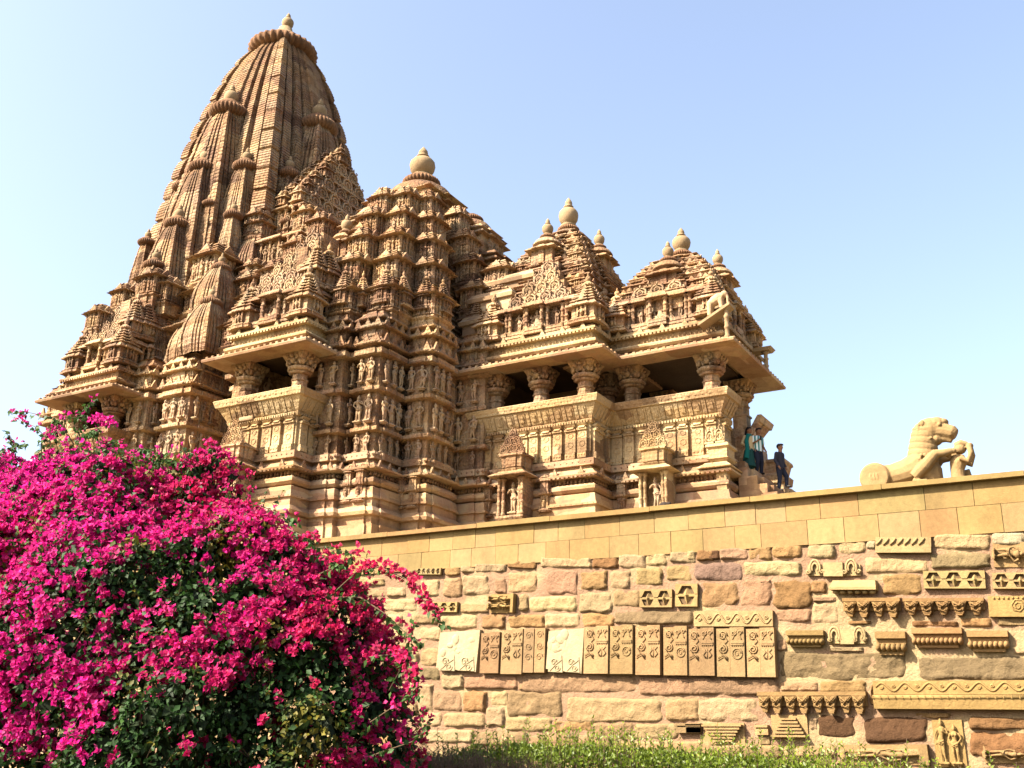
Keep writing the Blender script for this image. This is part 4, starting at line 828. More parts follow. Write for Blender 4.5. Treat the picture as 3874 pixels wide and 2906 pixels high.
STONES = """t,-12.01,2.97,-11.72,2.95,-11.73,3.04,-12.01,3.06 w,-11.70,2.94,-11.16,2.91,-11.17,3.04,-11.71,3.07 o,-11.11,2.89,-10.77,2.87,-10.78,3.05,-11.12,3.07 c,-10.74,2.93,-10.44,2.91,-10.44,3.04,-10.75,3.06 c,-10.44,2.92,-9.75,2.88,-9.76,3.04,-10.45,3.08 b,-9.74,2.94,-9.14,2.90,-9.14,3.04,-9.74,3.08 c,-9.06,2.92,-8.04,2.85,-8.04,3.03,-9.06,3.10 b,-8.04,2.84,-7.54,2.81,-7.54,3.02,-8.04,3.06 c,-7.54,2.82,-7.04,2.79,-7.04,3.03,-7.54,3.06 c,-7.04,2.83,-6.66,2.80,-6.65,3.02,-7.04,3.04 c,-6.61,2.85,-6.15,2.82,-6.14,3.01,-6.61,3.04 b,-6.15,2.85,-5.84,2.83,-5.83,3.01,-6.14,3.03 c,-12.44,2.57,-12.00,2.55,-12.01,2.73,-12.45,2.75 c,-11.64,2.53,-11.20,2.51,-11.22,2.83,-11.66,2.86 t,-11.13,2.50,-10.71,2.48,-10.72,2.82,-11.15,2.85 c,-10.69,2.53,-10.11,2.50,-10.12,2.85,-10.70,2.88 p,-9.99,2.51,-9.74,2.50,-9.75,2.78,-10.00,2.80 t,-9.71,2.51,-9.11,2.48,-9.12,2.83,-9.72,2.87 p,-8.92,2.44,-8.32,2.41,-8.32,2.84,-8.93,2.88 o,-8.26,2.49,-7.74,2.47,-7.74,2.78,-8.26,2.81 c,-7.70,2.48,-7.33,2.46,-7.32,2.77,-7.69,2.79 y,-7.22,2.51,-6.75,2.48,-6.74,2.77,-7.22,2.80 y,-6.68,2.56,-6.23,2.53,-6.22,2.78,-6.67,2.81 c,-12.49,2.30,-11.70,2.26,-11.71,2.50,-12.51,2.54 t,-10.74,2.20,-10.10,2.17,-10.11,2.34,-10.75,2.37 t,-9.47,2.17,-9.29,2.17,-9.29,2.47,-9.47,2.48 c,-9.27,2.18,-8.34,2.14,-8.34,2.39,-9.28,2.43 c,-8.29,2.10,-7.67,2.08,-7.67,2.42,-8.29,2.45 t,-7.65,2.18,-7.16,2.16,-7.15,2.44,-7.65,2.46 c,-12.47,2.03,-12.01,2.01,-12.03,2.22,-12.49,2.24 t,-11.76,2.03,-11.21,2.01,-11.22,2.19,-11.77,2.21 c,-11.13,1.92,-10.35,1.90,-10.36,2.15,-11.15,2.18 o,-10.26,1.90,-9.75,1.88,-9.76,2.13,-10.27,2.15 o,-9.69,1.89,-8.96,1.87,-8.96,2.09,-9.70,2.11 c,-8.96,1.88,-8.26,1.86,-8.26,2.09,-8.96,2.11 o,-8.23,1.87,-7.63,1.85,-7.63,2.07,-8.23,2.10 g,-7.63,1.88,-6.23,1.83,-6.22,2.06,-7.63,2.11 c,-12.37,1.78,-11.92,1.77,-11.94,1.95,-12.39,1.96 c,-11.61,1.74,-11.12,1.72,-11.13,1.95,-11.62,1.97 t,-12.40,1.58,-11.65,1.56,-11.66,1.68,-12.41,1.70 t,-11.56,1.28,-11.11,1.27,-11.13,1.58,-11.58,1.59 g,-11.58,1.02,-11.12,1.02,-11.13,1.24,-11.60,1.25 c,-12.00,1.31,-11.60,1.30,-11.61,1.53,-12.02,1.54 c,-11.07,0.86,-10.59,0.86,-10.60,1.12,-11.09,1.13 p,-10.57,0.86,-9.48,0.86,-9.49,1.08,-10.58,1.09 p,-9.40,0.80,-7.24,0.80,-7.23,1.06,-9.41,1.08 p,-7.21,0.75,-5.93,0.75,-5.92,1.02,-7.21,1.04 t,-9.45,0.84,-9.29,0.84,-9.29,0.94,-9.45,0.94 c,-11.55,0.49,-11.25,0.49,-11.27,0.96,-11.58,0.96 p,-11.23,0.49,-10.62,0.49,-10.64,0.83,-11.25,0.84 o,-10.61,0.48,-10.09,0.48,-10.10,0.85,-10.62,0.85 c,-10.01,0.58,-9.68,0.58,-9.69,0.82,-10.02,0.82 g,-9.66,0.42,-8.60,0.43,-8.60,0.82,-9.67,0.82 t,-8.52,0.30,-6.82,0.32,-6.81,0.71,-8.53,0.71 t,-6.75,0.36,-6.20,0.37,-6.19,0.70,-6.74,0.70 c,-11.00,0.21,-10.11,0.22,-10.12,0.47,-11.02,0.46 c,-10.10,0.23,-9.72,0.24,-9.73,0.57,-10.11,0.56 t,-9.70,0.16,-8.80,0.17,-8.80,0.40,-9.71,0.39 o,-8.78,0.17,-8.02,0.19,-8.02,0.37,-8.78,0.36 t,-8.02,0.09,-7.31,0.10,-7.30,0.33,-8.02,0.32 t,-7.29,0.08,-6.56,0.09,-6.55,0.32,-7.29,0.31 t,-9.19,-0.14,-7.70,-0.10,-7.70,0.14,-9.20,0.12 t,-7.70,-0.13,-5.96,-0.08,-5.96,0.08,-7.70,0.04 c,-11.53,0.21,-11.04,0.22,-11.05,0.46,-11.54,0.46 c,-11.51,-0.06,-10.35,-0.04,-10.36,0.18,-11.52,0.16 t,-10.31,-0.09,-9.26,-0.06,-9.26,0.17,-10.32,0.15 c,-12.44,0.71,-11.60,0.71,-11.61,0.99,-12.46,1.00 t,-12.42,0.43,-11.58,0.43,-11.59,0.68,-12.44,0.68 p,-12.47,1.03,-11.65,1.02,-11.67,1.28,-12.49,1.29 t,-13.33,2.83,-12.49,2.78,-12.50,2.94,-13.34,2.98 c,-13.43,2.61,-12.47,2.57,-12.49,2.72,-13.44,2.77 p,-13.44,2.30,-12.53,2.27,-12.55,2.51,-13.46,2.55 c,-13.37,2.06,-12.51,2.03,-12.52,2.22,-13.39,2.26 o,-13.38,1.75,-12.41,1.73,-12.43,1.96,-13.41,2.00 c,-13.34,1.36,-12.42,1.35,-12.44,1.67,-13.38,1.69 t,-13.31,1.03,-12.50,1.03,-12.53,1.32,-13.34,1.33 c,-13.28,0.71,-12.48,0.71,-12.50,1.00,-13.31,1.00 c,-6.29,2.87,-6.15,2.86,-6.15,3.02,-6.29,3.03 d,-6.14,2.88,-5.74,2.85,-5.74,3.01,-6.13,3.03 p,-5.74,2.84,-5.27,2.81,-5.26,3.00,-5.74,3.03 o,-5.27,2.81,-4.89,2.78,-4.87,3.00,-5.26,3.02 o,-4.88,2.82,-4.42,2.79,-4.41,2.99,-4.87,3.02 c,-4.34,2.78,-3.90,2.75,-3.89,2.97,-4.32,3.01 c,-3.86,2.82,-3.46,2.80,-3.44,2.98,-3.85,3.01 w,-3.44,2.86,-3.30,2.85,-3.29,2.97,-3.43,2.98 c,-2.50,2.78,-1.74,2.72,-1.71,2.95,-2.47,3.01 w,-1.71,2.78,-1.30,2.75,-1.28,2.94,-1.69,2.97 v,-6.19,2.54,-5.38,2.50,-5.36,2.77,-6.18,2.83 c,-5.36,2.57,-4.44,2.52,-4.43,2.73,-5.35,2.79 c,-3.50,2.50,-2.61,2.45,-2.59,2.67,-3.48,2.73 g,-2.57,2.50,-1.77,2.46,-1.75,2.68,-2.55,2.73 o,-6.07,2.10,-5.48,2.08,-5.46,2.46,-6.06,2.50 p,-5.44,2.09,-4.95,2.07,-4.92,2.50,-5.41,2.52 b,-4.91,2.04,-4.33,2.02,-4.30,2.43,-4.89,2.46 o,-4.32,2.24,-4.08,2.23,-4.06,2.41,-4.30,2.43 o,-3.26,2.16,-2.74,2.13,-2.71,2.43,-3.23,2.46 p,-4.89,1.83,-4.35,1.81,-4.33,2.02,-4.88,2.04 c,-4.34,1.79,-3.94,1.78,-3.92,2.08,-4.31,2.10 o,-2.25,1.67,-1.85,1.66,-1.83,1.78,-2.24,1.80 t,-1.78,1.67,-1.36,1.66,-1.35,1.76,-1.77,1.78 g,-4.87,0.99,-3.06,0.98,-3.03,1.34,-4.84,1.38 g,-2.87,0.96,-1.45,0.95,-1.41,1.25,-2.83,1.28 p,-6.36,0.74,-4.91,0.74,-4.89,0.99,-6.35,1.00 t,-4.88,0.81,-4.31,0.80,-4.30,0.95,-4.87,0.96 o,-4.30,0.79,-3.63,0.79,-3.62,0.96,-4.29,0.96 t,-6.54,0.38,-6.22,0.38,-6.21,0.69,-6.53,0.69 c,-6.19,0.37,-5.25,0.38,-5.23,0.70,-6.18,0.70 d,-4.36,0.15,-3.83,0.16,-3.81,0.47,-4.34,0.47 d,-3.71,0.10,-2.86,0.12,-2.82,0.46,-3.68,0.45 o,-2.98,0.44,-2.52,0.45,-2.51,0.52,-2.98,0.52 b,-2.31,0.29,-1.53,0.31,-1.51,0.47,-2.29,0.46 b,-2.33,-0.06,-1.58,-0.04,-1.54,0.28,-2.29,0.26 t,-4.89,-0.13,-4.11,-0.10,-4.10,0.07,-4.88,0.05 t,-5.24,0.02,-5.07,0.03,-5.06,0.17,-5.23,0.17 c,-4.48,0.26,-4.36,0.26,-4.35,0.44,-4.47,0.44 t,-6.40,-0.19,-4.91,-0.15,-4.90,0.05,-6.39,0.02 t,-3.85,-0.20,-2.88,-0.18,-2.85,0.05,-3.83,0.03 b,-3.58,0.60,-3.53,0.60,-3.50,0.91,-3.55,0.91 p,-4.91,1.01,-4.88,1.01,-4.86,1.23,-4.90,1.23 p,-4.89,1.39,-4.74,1.39,-4.73,1.58,-4.88,1.58 c,-1.61,1.28,-1.41,1.28,-1.38,1.49,-1.58,1.49 c,-4.12,1.37,-3.61,1.36,-3.60,1.43,-4.11,1.44 p,-3.25,2.02,-3.01,2.01,-2.99,2.12,-3.24,2.13 p,-4.30,2.11,-3.94,2.10,-3.94,2.17,-4.30,2.18 b,-3.80,1.76,-3.46,1.75,-3.45,1.80,-3.80,1.81 b,-2.90,1.70,-2.28,1.68,-2.27,1.75,-2.90,1.78 p,-5.11,2.44,-4.93,2.44,-4.92,2.48,-5.10,2.49"""
CARVED = """figure_reclining,-10.07,-9.54,2.16,2.49,-0.044 dia,-11.34,-10.76,2.22,2.40,-0.042 dia,-7.13,-6.56,2.13,2.42,-0.046 dia,-6.50,-6.12,2.12,2.48,-0.048 slabw,-11.13,-10.23,1.15,1.88,-0.021 slab,-10.19,-9.79,1.12,1.82,-0.020 slab,-9.76,-9.32,1.10,1.86,-0.021 half,-9.30,-9.10,1.12,1.85,-0.021 half,-9.08,-8.88,1.12,1.86,-0.021 slabw,-8.86,-8.15,1.10,1.84,-0.021 slab,-8.14,-7.68,1.09,1.86,-0.022 slab,-7.66,-7.24,1.08,1.86,-0.022 slab,-7.20,-6.76,1.06,1.84,-0.022 slab,-6.71,-6.30,1.05,1.81,-0.021 mould,-6.54,-6.14,0.19,0.33,0.014 dia,-11.71,-11.16,2.93,3.05,-0.059 slab,-6.29,-5.85,1.04,1.77,-0.021 slab,-5.82,-5.36,1.02,1.76,-0.021 slab,-5.34,-4.89,1.01,1.74,-0.020 scroll,-6.19,-4.91,1.78,2.02,-0.036 rope,-3.29,-2.51,2.75,2.98,-0.072 arches,-4.35,-3.53,2.48,2.74,-0.061 cap,-3.99,-3.32,2.19,2.39,-0.052 dia,-2.67,-1.85,2.20,2.45,-0.055 dia,-1.76,-1.29,2.16,2.38,-0.055 brackets,-3.84,-3.02,1.84,2.12,-0.042 brackets,-2.98,-1.90,1.83,2.07,-0.042 spiral,-1.85,-1.33,1.78,2.06,-0.042 torus,-4.71,-4.15,1.44,1.69,-0.027 arches,-4.09,-3.54,1.48,1.74,-0.029 torus,-3.41,-2.99,1.30,1.64,-0.025 torus,-2.90,-2.23,1.39,1.67,-0.028 torus,-2.17,-1.65,1.32,1.61,-0.026 brackets,-5.21,-3.61,0.49,0.80,0.002 beam,-3.50,-1.48,0.56,0.94,-0.001 steps,-6.12,-5.46,0.03,0.34,0.016 mould,-6.38,-6.14,0.19,0.32,0.014 mould,-5.28,-5.08,0.18,0.32,0.015 steps2,-5.04,-4.50,0.13,0.47,0.013 couple,-2.76,-2.37,-0.18,0.42,0.021 lying,-4.04,-2.84,-0.19,0.08,0.026 lying,-2.14,-1.57,-0.12,0.10,0.026 lying,-1.71,-1.24,2.46,2.81,-0.068"""
def rock(mb, q, col, t=.045, rough=1.0, sd=0):
    """irregular stone filling the quad q (x, z pairs), standing t proud of the wall"""
    g = random.Random(sd); P = [Vector((q[2*i], q[2*i+1])) for i in range(4)]
    w = (P[1]-P[0]).length; h = (P[3]-P[0]).length; nu = max(10, int(w/.03)); nv = max(8, int(h/.03)); off_ = Vector((g.uniform(0, 99), g.uniform(0, 99), 0))
    vs = []; e = 3.2+g.random()*3; cx_, cy_ = g.uniform(-.3, .3), g.uniform(-.3, .3); tilt = g.uniform(-.3, .3)*rough, g.uniform(-.3, .3)*rough
    for i in range(nu+1):
        for j in range(nv+1):
            u, v = 2*i/nu-1, 2*j/nv-1
            k = (abs(u)**(e*2)+abs(v)**(e*2))**(1/(e*2)); k2 = max(abs(u), abs(v)); f = k2/k if k > 1e-6 else 1
            uu, vv = u*f, v*f
            jx = noise.noise(Vector((u*1.7+off_.x, v*1.7, off_.y)))*.14; jz = noise.noise(Vector((u*1.7, v*1.7+off_.y, off_.x)))*.14
            b = (P[0]*(1-uu)*(1-vv)+P[1]*(1+uu)*(1-vv)+P[2]*(1+uu)*(1+vv)+P[3]*(1-uu)*(1+vv))/4
            x = b.x+jx*min(.45, h)*k2*rough*.8; z = b.y+jz*min(.45, h)*k2*rough*.8
            edge = 1-max(0, (k2-.92)/.08)**2
            d = t*(edge*1.0+.05*(1-u*u)*(1-v*v)+tilt[0]*u*edge+tilt[1]*v*edge)
            d += (noise.fractal(Vector((x*4+off_.x, z*5, off_.y)), .9, 2, 4)*.026+noise.noise(Vector((x*14, z*15, off_.x)))*.011)*rough*edge
            vs.append((x, YW+.035-max(d, -.03), z))
    fs = [(i*(nv+1)+j, (i+1)*(nv+1)+j, (i+1)*(nv+1)+j+1, i*(nv+1)+j+1) for i in range(nu) for j in range(nv)]
    mb.add(vs, fs, True, col)
m = MB()
ST = [s.split(',') for s in STONES.split()]
boxes = []
for i, s in enumerate(ST):
    q = [float(v) for v in s[1:]]; rock(m, q, jit(PAL[s[0]], .13), random.uniform(.028, .055), 1.3 if s[0] in 'gob' else 1.0, i)
    boxes.append((min(q[0::2]), max(q[0::2]), min(q[1::2]), max(q[1::2])))
for s in CARVED.split():
    c = s.split(','); boxes.append((float(c[1]), float(c[2]), float(c[3]), float(c[4])))
for (xa, xb, za, zb) in ((-22, -12.6, -1.5, 3.0), (-1.3, 11.5, -1.5, 2.95), (-12.6, -1.3, -1.5, .05), (-13, -1.3, -.2, 3.0)):     # the rest of the wall, partly behind the bushes
    z = za
    while z < zb-.1:
        h = random.uniform(.2, .32); h = min(h, zb-z); x = xa
        while x < xb-.1:
            w = random.uniform(.3, .75); w = min(w, xb-x)
            if h > .12 and w > .12 and not any(a+.012 < x+w and b-.012 > x and c+.012 < z+h and d-.012 > z for a, b, c, d in boxes):
                q = (x+.02, z+.015, x+w-.02, z+.015, x+w-.02, z+h-.015, x+.02, z+h-.015); rock(m, q, jit(PAL[random.choice('cttoopcc')], .12), .05, 1, int(abs(x*97+z*31)))
                boxes.append((x, x+w, z, z+h))
            x += w
        z += h
wpart(m.build('rubble', M_rub))

# reused temple fragments set in the wall: each is drawn flat (x, out, z) around its centre
def spiral(m, cx, cz, r, y, w=.013, turns=1.6, d=1, a0=0):
    m.tube([(cx+r*(1-.85*i/14)*math.cos(a0+d*turns*2*math.pi*i/14), y, cz+r*(1-.85*i/14)*math.sin(a0+d*turns*2*math.pi*i/14)) for i in range(15)], w, 4)
def ring(m, cx, cz, r, y, w=.013, n=14): m.tube([(cx+r*math.cos(2*math.pi*i/n), y, cz+r*math.sin(2*math.pi*i/n)) for i in range(n+1)], w, 4)
def frag(kind, w, h, k):
    m = MB(); a, b = w/2, h/2; lab = None; c = jit((.325, .225, .115), .2)
    if kind in ('slab', 'slabw', 'half'):
        lab = 'upright slab carved with scrolls'; f = -.11
        if kind == 'slabw': c = (0.409, 0.354, 0.224); lab = 'broken cream slab with worn carving'
        if kind == 'half':
            m.box(-a, a, f, .1, -b, b)
            for i in range(3): spiral(m, 0, b*(.7-.5*i), a*.7, f-.004, .008, 1.5, (-1)**i)
        elif kind == 'slabw':
            f = -.085; m.hexa([(-a, f, -b*.8), (a*.9, f, -b), (a*.9, .1, -b), (-a, .1, -b*.8)], [(-a*.95, f+.03, b*.9), (a, f+.01, b), (a, .1, b), (-a, .1, b*.95)])
            for s in (-1, 1): m.hexa([(a*(.46*s-.40), f-.014, -b*.93), (a*(.46*s+.38), f-.014, -b*.96), (a*(.46*s+.38), f+.03, -b*.96), (a*(.46*s-.40), f+.03, -b*.93)], [(a*(.46*s-.36), f-.008, -b*(.35 if s < 0 else .12)), (a*(.46*s+.30), f-.01, -b*(.2 if s < 0 else .3)), (a*(.46*s+.38), f+.03, -b*.25), (a*(.46*s-.40), f+.03, -b*.3)])
            for s in (-1, 1):
                for q in range(2): spiral(m, a*(.46*s-.1+.2*q), -b*(.5+.26*q), a*.17, f-.016, .011, 1.4, (-1)**q)
                m.tube([(a*(.46*s-.3), f-.012, -b*.9), (a*(.46*s), f-.016, -b*.62), (a*(.46*s+.3), f-.012, -b*.42)], .011, 4)
            for q in range(9): m.ball((a*random.uniform(-.8, .8), f+.02, b*random.uniform(-.1, .8)), (a*random.uniform(.12, .3), random.uniform(.012, .035), b*random.uniform(.1, .3)), 9, 6)
        else:
            m.box(-a, -a*.06, f+.02, .1, -b, b*.96); m.box(0, a, f-.012, .1, -b, b)
            for i in range(2): spiral(m, -a*.52, b*(.66-.55*i), a*.32, f+.012, .014, 1.7, (-1)**i, 1.5*i)
            m.tube([(-a*.85, f+.016, b*.9), (-a*.2, f+.016, b*.45), (-a*.85, f+.016, b*.05), (-a*.25, f+.016, -b*.35)], .014, 4)
            for q in (-.7, -.45, -.3): m.tube([(-a*.9, f+.016, b*q*.3-.05), (-a*.5, f+.016, b*q*.3), (-a*.2, f+.016, b*q*.3-.06)], .010, 4)
            y = f-.016
            for s in (-1, 1): spiral(m, a*.5+s*a*.22, b*.76, a*.18, y, .014, 1.3, s); m.tube([(a*.5, y, b*.9), (a*.5+s*a*.25, y, b*.56), (a*.5+s*a*.32, y, b*.5)], .01, 4)
            for zz in (.36, .29): m.box(a*.06, a*.94, f-.028, f, b*(zz-.025), b*(zz+.025))
            for i in range(6): m.ball((a*(.14+.145*i), f-.014, b*.24), .012, 5, 4)
            if k % 2: ring(m, a*.5, -b*.08, a*.34, y); spiral(m, a*.5, -b*.08, a*.26, y, .008, 1.2)
            else:
                for s in (-1, 1): m.tube([(a*.5+s*a*.3, y, b*.12), (a*.5+s*a*.1, y, b*.0), (a*.5+s*a*.32, y, -b*.15), (a*.5+s*a*.1, y, -b*.28)], .014, 4)
                m.tube([(a*.5, y, b*.1), (a*.5, y, -b*.3)], .009, 4)
    elif kind == 'dia':
        lab = 'block of pierced diamond pattern'; f = -.05; n = max(1, round(w/(h*.95))); c = jit((0.353, 0.264, 0.120), .05)
        m.box(-a, a, .0, .1, -b, b, (.16, .11, .06)); m.box(-a, a, f, .1, b*.82, b, c); m.box(-a, a, f, .1, -b, -b*.82, c)  # darker backing paints shade into the recesses of the pattern
        m.box(-a, a, f+.012, .1, -b*.12, b*.12, c)
        for i in range(n+1):
            x = -a+w*i/n; q = w/n
            if i < n:
                xc = x+q/2; m.add([(xc-q*.22, 0, 0), (xc, 0, -b*.8), (xc+q*.22, 0, 0), (xc, 0, b*.8), (xc, f-.03, 0)], [(0, 1, 4), (1, 2, 4), (2, 3, 4), (3, 0, 4)], False, c)
            for s in (-1, 1):
                x0, x1 = max(-a, x-q*.3), min(a, x+q*.3); t0, t1 = max(-a, x-q*.12), min(a, x+q*.12)
                if x1 > x0: m.add([(x0, f, s*b*.82), (x1, f, s*b*.82), (t1, f, s*b*.12), (t0, f, s*b*.12), (x0, .02, s*b*.82), (x1, .02, s*b*.82), (t1, .02, s*b*.12), (t0, .02, s*b*.12)], [(0, 1, 2, 3)[::-s], (1, 5, 6, 2)[::-s], (4, 0, 3, 7)[::-s]], False, c)
        return m, lab
    elif kind == 'torus':
        lab = 'moulding block with ribbed roll'; c = jit((0.310, 0.204, 0.088), .1)
        m.box(-a, a, -.10, .1, b*.35, b*.92); m.box(-a*.97, a*.97, -.04, .1, -b*.1, b*.4); m.box(-a*.8, a*.8, -.05, .1, -b, -b*.6)
        n = int(w/.06)
        for i in range(n):
            x = -a+w*(i+.5)/n; m.ball((x, -.05, -b*.38), (w/n*.62, .10, b*.36), 8, 6)
    elif kind == 'brackets':
        lab = 'row of hanging carved brackets'; c = jit((0.291, 0.186, 0.078), .1); m.box(-a, a, -.09, .1, b*.62, b*.98); m.box(-a, a, -.02, .1, -b*.3, b*.65); n = max(2, round(w/.21))
        for i in range(n):
            x = -a+w*(i+.5)/n; q = w/n*.5; o = -.13 if i % 2 else -.08
            m.hexa([(x-q*.3, o*.6, -b*.9), (x+q*.3, o*.6, -b*.9), (x+q*.3, .05, -b*.9), (x-q*.3, .05, -b*.9)], [(x-q*.95, o, b*.6), (x+q*.95, o, b*.6), (x+q*.95, .05, b*.6), (x-q*.95, .05, b*.6)])
            for s in (-1, 1): spiral(m, x+s*q*.4, b*.25, q*.36, o-.012, .013, 1.2, s); m.ball((x+s*q*.45, o*.9, -b*.25), (.02, .02, .03), 6, 4)
            ring(m, x, -b*.2, q*.34, o*.85-.015, .012, 8); m.tube([(x-q*.7, o-.01, b*.5), (x, o-.03, b*.05), (x+q*.7, o-.01, b*.5)], .014, 4)
            if i % 2:
                for j in range(3): m.box(x-q*(.55-.1*j), x+q*(.55-.1*j), -.11, .05, -b*(.6+.16*j)-.012, -b*(.6+.16*j)+.012)
    elif kind in ('scroll', 'beam', 'rope', 'spiral'):
        lab = dict(scroll='long block carved with a vine wave', beam='long carved beam with scroll frieze and rounded lower edge', rope='block with twisted rope band', spiral='block with large carved spiral')[kind]; f = -.06
        c = (0.360, 0.270, 0.135) if kind in ('scroll', 'rope') else (0.322, 0.225, 0.088)
        if kind == 'beam':
            m.box(-a, a, -.08, .1, b*.02, b); m.box(-a, a, -.05, .1, -.3*b, .05*b)
            m.hexa([(-a, -.12, -b), (a, -.12, -b), (a, .1, -b), (-a, .1, -b)], [(-a, -.15, -b*.12), (a, -.15, -b*.12), (a, .1, -b*.12), (-a, .1, -b*.12)])
            m.tube([(-a, -.13, -b*.18), (a, -.13, -b*.18)], b*.16, 8); z0, z1, y = b*.2, b*.9, -.082
            for i in range(int(w/.1)): m.box(-a+.1*i, -a+.1*i+.015, -.165, -.12, -b*.28, -b*.08)
        else: m.box(-a, a, f, .1, -b, b); z0, z1, y = -b*.75, b*.75, f-.003
        if kind == 'rope':
            m.box(-a, a, f-.02, .1, -b, -b*.25)
            for i in range(int(w/.1)): m.tube([(-a+.1*i+.01, y, b*.0), (-a+.1*i+.06, y-.015, b*.45), (-a+.1*i+.09, y, b*.85)], .016, 5)
        elif kind == 'spiral': spiral(m, a*.45, 0, b*.75, y, .013, 2.2); [m.ball((-a*.7+i*.06, y, b*.8), .02, 5, 4) for i in range(10)]
        else:
            n = max(4, int(w/.16)); zc = (z0+z1)/2; am = (z1-z0)*.42
            m.tube([(-a*.96+w*.96*i/(n*6), y, zc+am*math.sin(math.pi*i/6)) for i in range(n*6+1)], .016, 4)
            for i in range(n): spiral(m, -a*.96+w*.96*(i+.5)/n, zc-am*.25*(-1)**i, am*.42, y, .013, 1.4, (-1)**i)
    elif kind == 'arches':
        lab = 'fragment with two small carved arches'; c = (0.384, 0.300, 0.156); f = -.05
        m.box(-a*.35, a*.35, f-.01, .1, -b*1.1, b*.5)
        for s in (-1, 1):
            m.box(s*a*.66-a*.3, s*a*.66+a*.3, -.02, .1, -b, b*.3)
            for r in (.95, .55): m.tube([(s*a*.66+b*r*.62*math.cos(R(q)), f, -b*.15+b*r*math.sin(R(q))) for q in range(-40, 221, 20)], .02 if r > .9 else .016, 5)
            for q in (-1, 1): spiral(m, s*a*.66+q*a*.26, -b*.6, b*.25, f, .016, 1.2, q)
    elif kind == 'cap':
        lab = 'bevelled moulding block'; c = (0.372, 0.282, 0.135); m.hexa([(-a, -.16, -b*.1), (a, -.16, -b*.1), (a, .1, -b*.1), (-a, .1, -b*.1)], [(-a*.92, -.06, b), (a*.92, -.06, b), (a, .1, b), (-a, .1, b)]); m.box(-a, a, -.16, .1, -b*.5, -b*.1)
        m.add([(-.1, -.14, .0), (.1, -.14, .0), (0, -.08, b*.9)], [(0, 1, 2)]); [m.ball((-a*.8+i*a*.32, -.06, -b*.75), (.05, .05, .03), 6, 4) for i in range(6)]
    elif kind == 'mould':
        lab = 'small block with beaded band'; m.box(-a, a, -.06, .1, -b, b*.2); m.box(-a, a, -.03, .1, b*.2, b*.5); m.box(-a, a, -.08, .1, b*.5, b)
        n = int(w/.05); [m.ball((-a+w*(i+.5)/n, -.04, b*.3), .02, 5, 4) for i in range(n)]
    elif kind in ('steps', 'steps2'):
        lab = 'stone carved as an inverted stepped pyramid' if kind == 'steps' else 'stone carved as a stepped pyramid'; c = (0.360, 0.252, 0.120); m.box(-a, a, .0, .1, -b, b)
        for i in range(6):
            f = i/6; z0 = b*(.85-1.7*f) if kind == 'steps' else -b*(.85-1.7*f); s = -1 if kind == 'steps' else 1; ww = a*(.95-.62*f)
            zz = sorted((z0, z0+s*b*.17)); m.box(-ww, ww, -.11+.012*i, .05, *zz)
    elif kind in ('couple', 'lying', 'figure_reclining'):
        lab = dict(couple='upright relief of a standing couple', lying='broken relief of a figure laid on its side', figure_reclining='relief of entwined figures laid on their side')[kind]; c = (0.329, 0.228, 0.091) if kind != 'lying' else (0.310, 0.213, 0.099)
        m.box(-a, a, -.0, .1, -b, b)
        if kind == 'couple':
            for s, k_, hh in ((-1, 3, .97), (1, 2, .84)): m.merge(FIGS[k_], Matrix.LocRotScale(Vector((s*a*.42, 0, -b*.86)), None, Vector((h*.75, h*.8, h*hh))))
        else:
            m.box(a*.8, a, -.1, .1, -b, b)
            for j, z in enumerate((.45, -.35) if kind != 'lying' else (.0,)):
                M = Matrix.Translation((-a*.9, -.0, z*b)) @ Matrix.Rotation(R(90), 4, 'Y') @ Matrix.LocRotScale(Vector((0, 0, 0)), None, Vector((h*(1.0 if kind != 'lying' else 1.6), .75, w*.85)))
                m.merge(FIGS[2*j+1], M)
    m.t = [c]*len(m.v); return m, lab
for k, s in enumerate(CARVED.split()):
    kind, xa, xb, za, zb, sl = s.split(','); xa, xb, za, zb, sl = map(float, (xa, xb, za, zb, sl))
    m, lab = frag(kind, xb-xa, zb-za, k); o = m.build('carved_slab' if kind in ('slab', 'slabw', 'half') else 'carved_fragment', M_relief, None, ((xa+xb)/2, YW+.0, (za+zb)/2), rot=(0, -math.atan(sl)*.9, 0)); wpart(o)
    o['label'] = lab

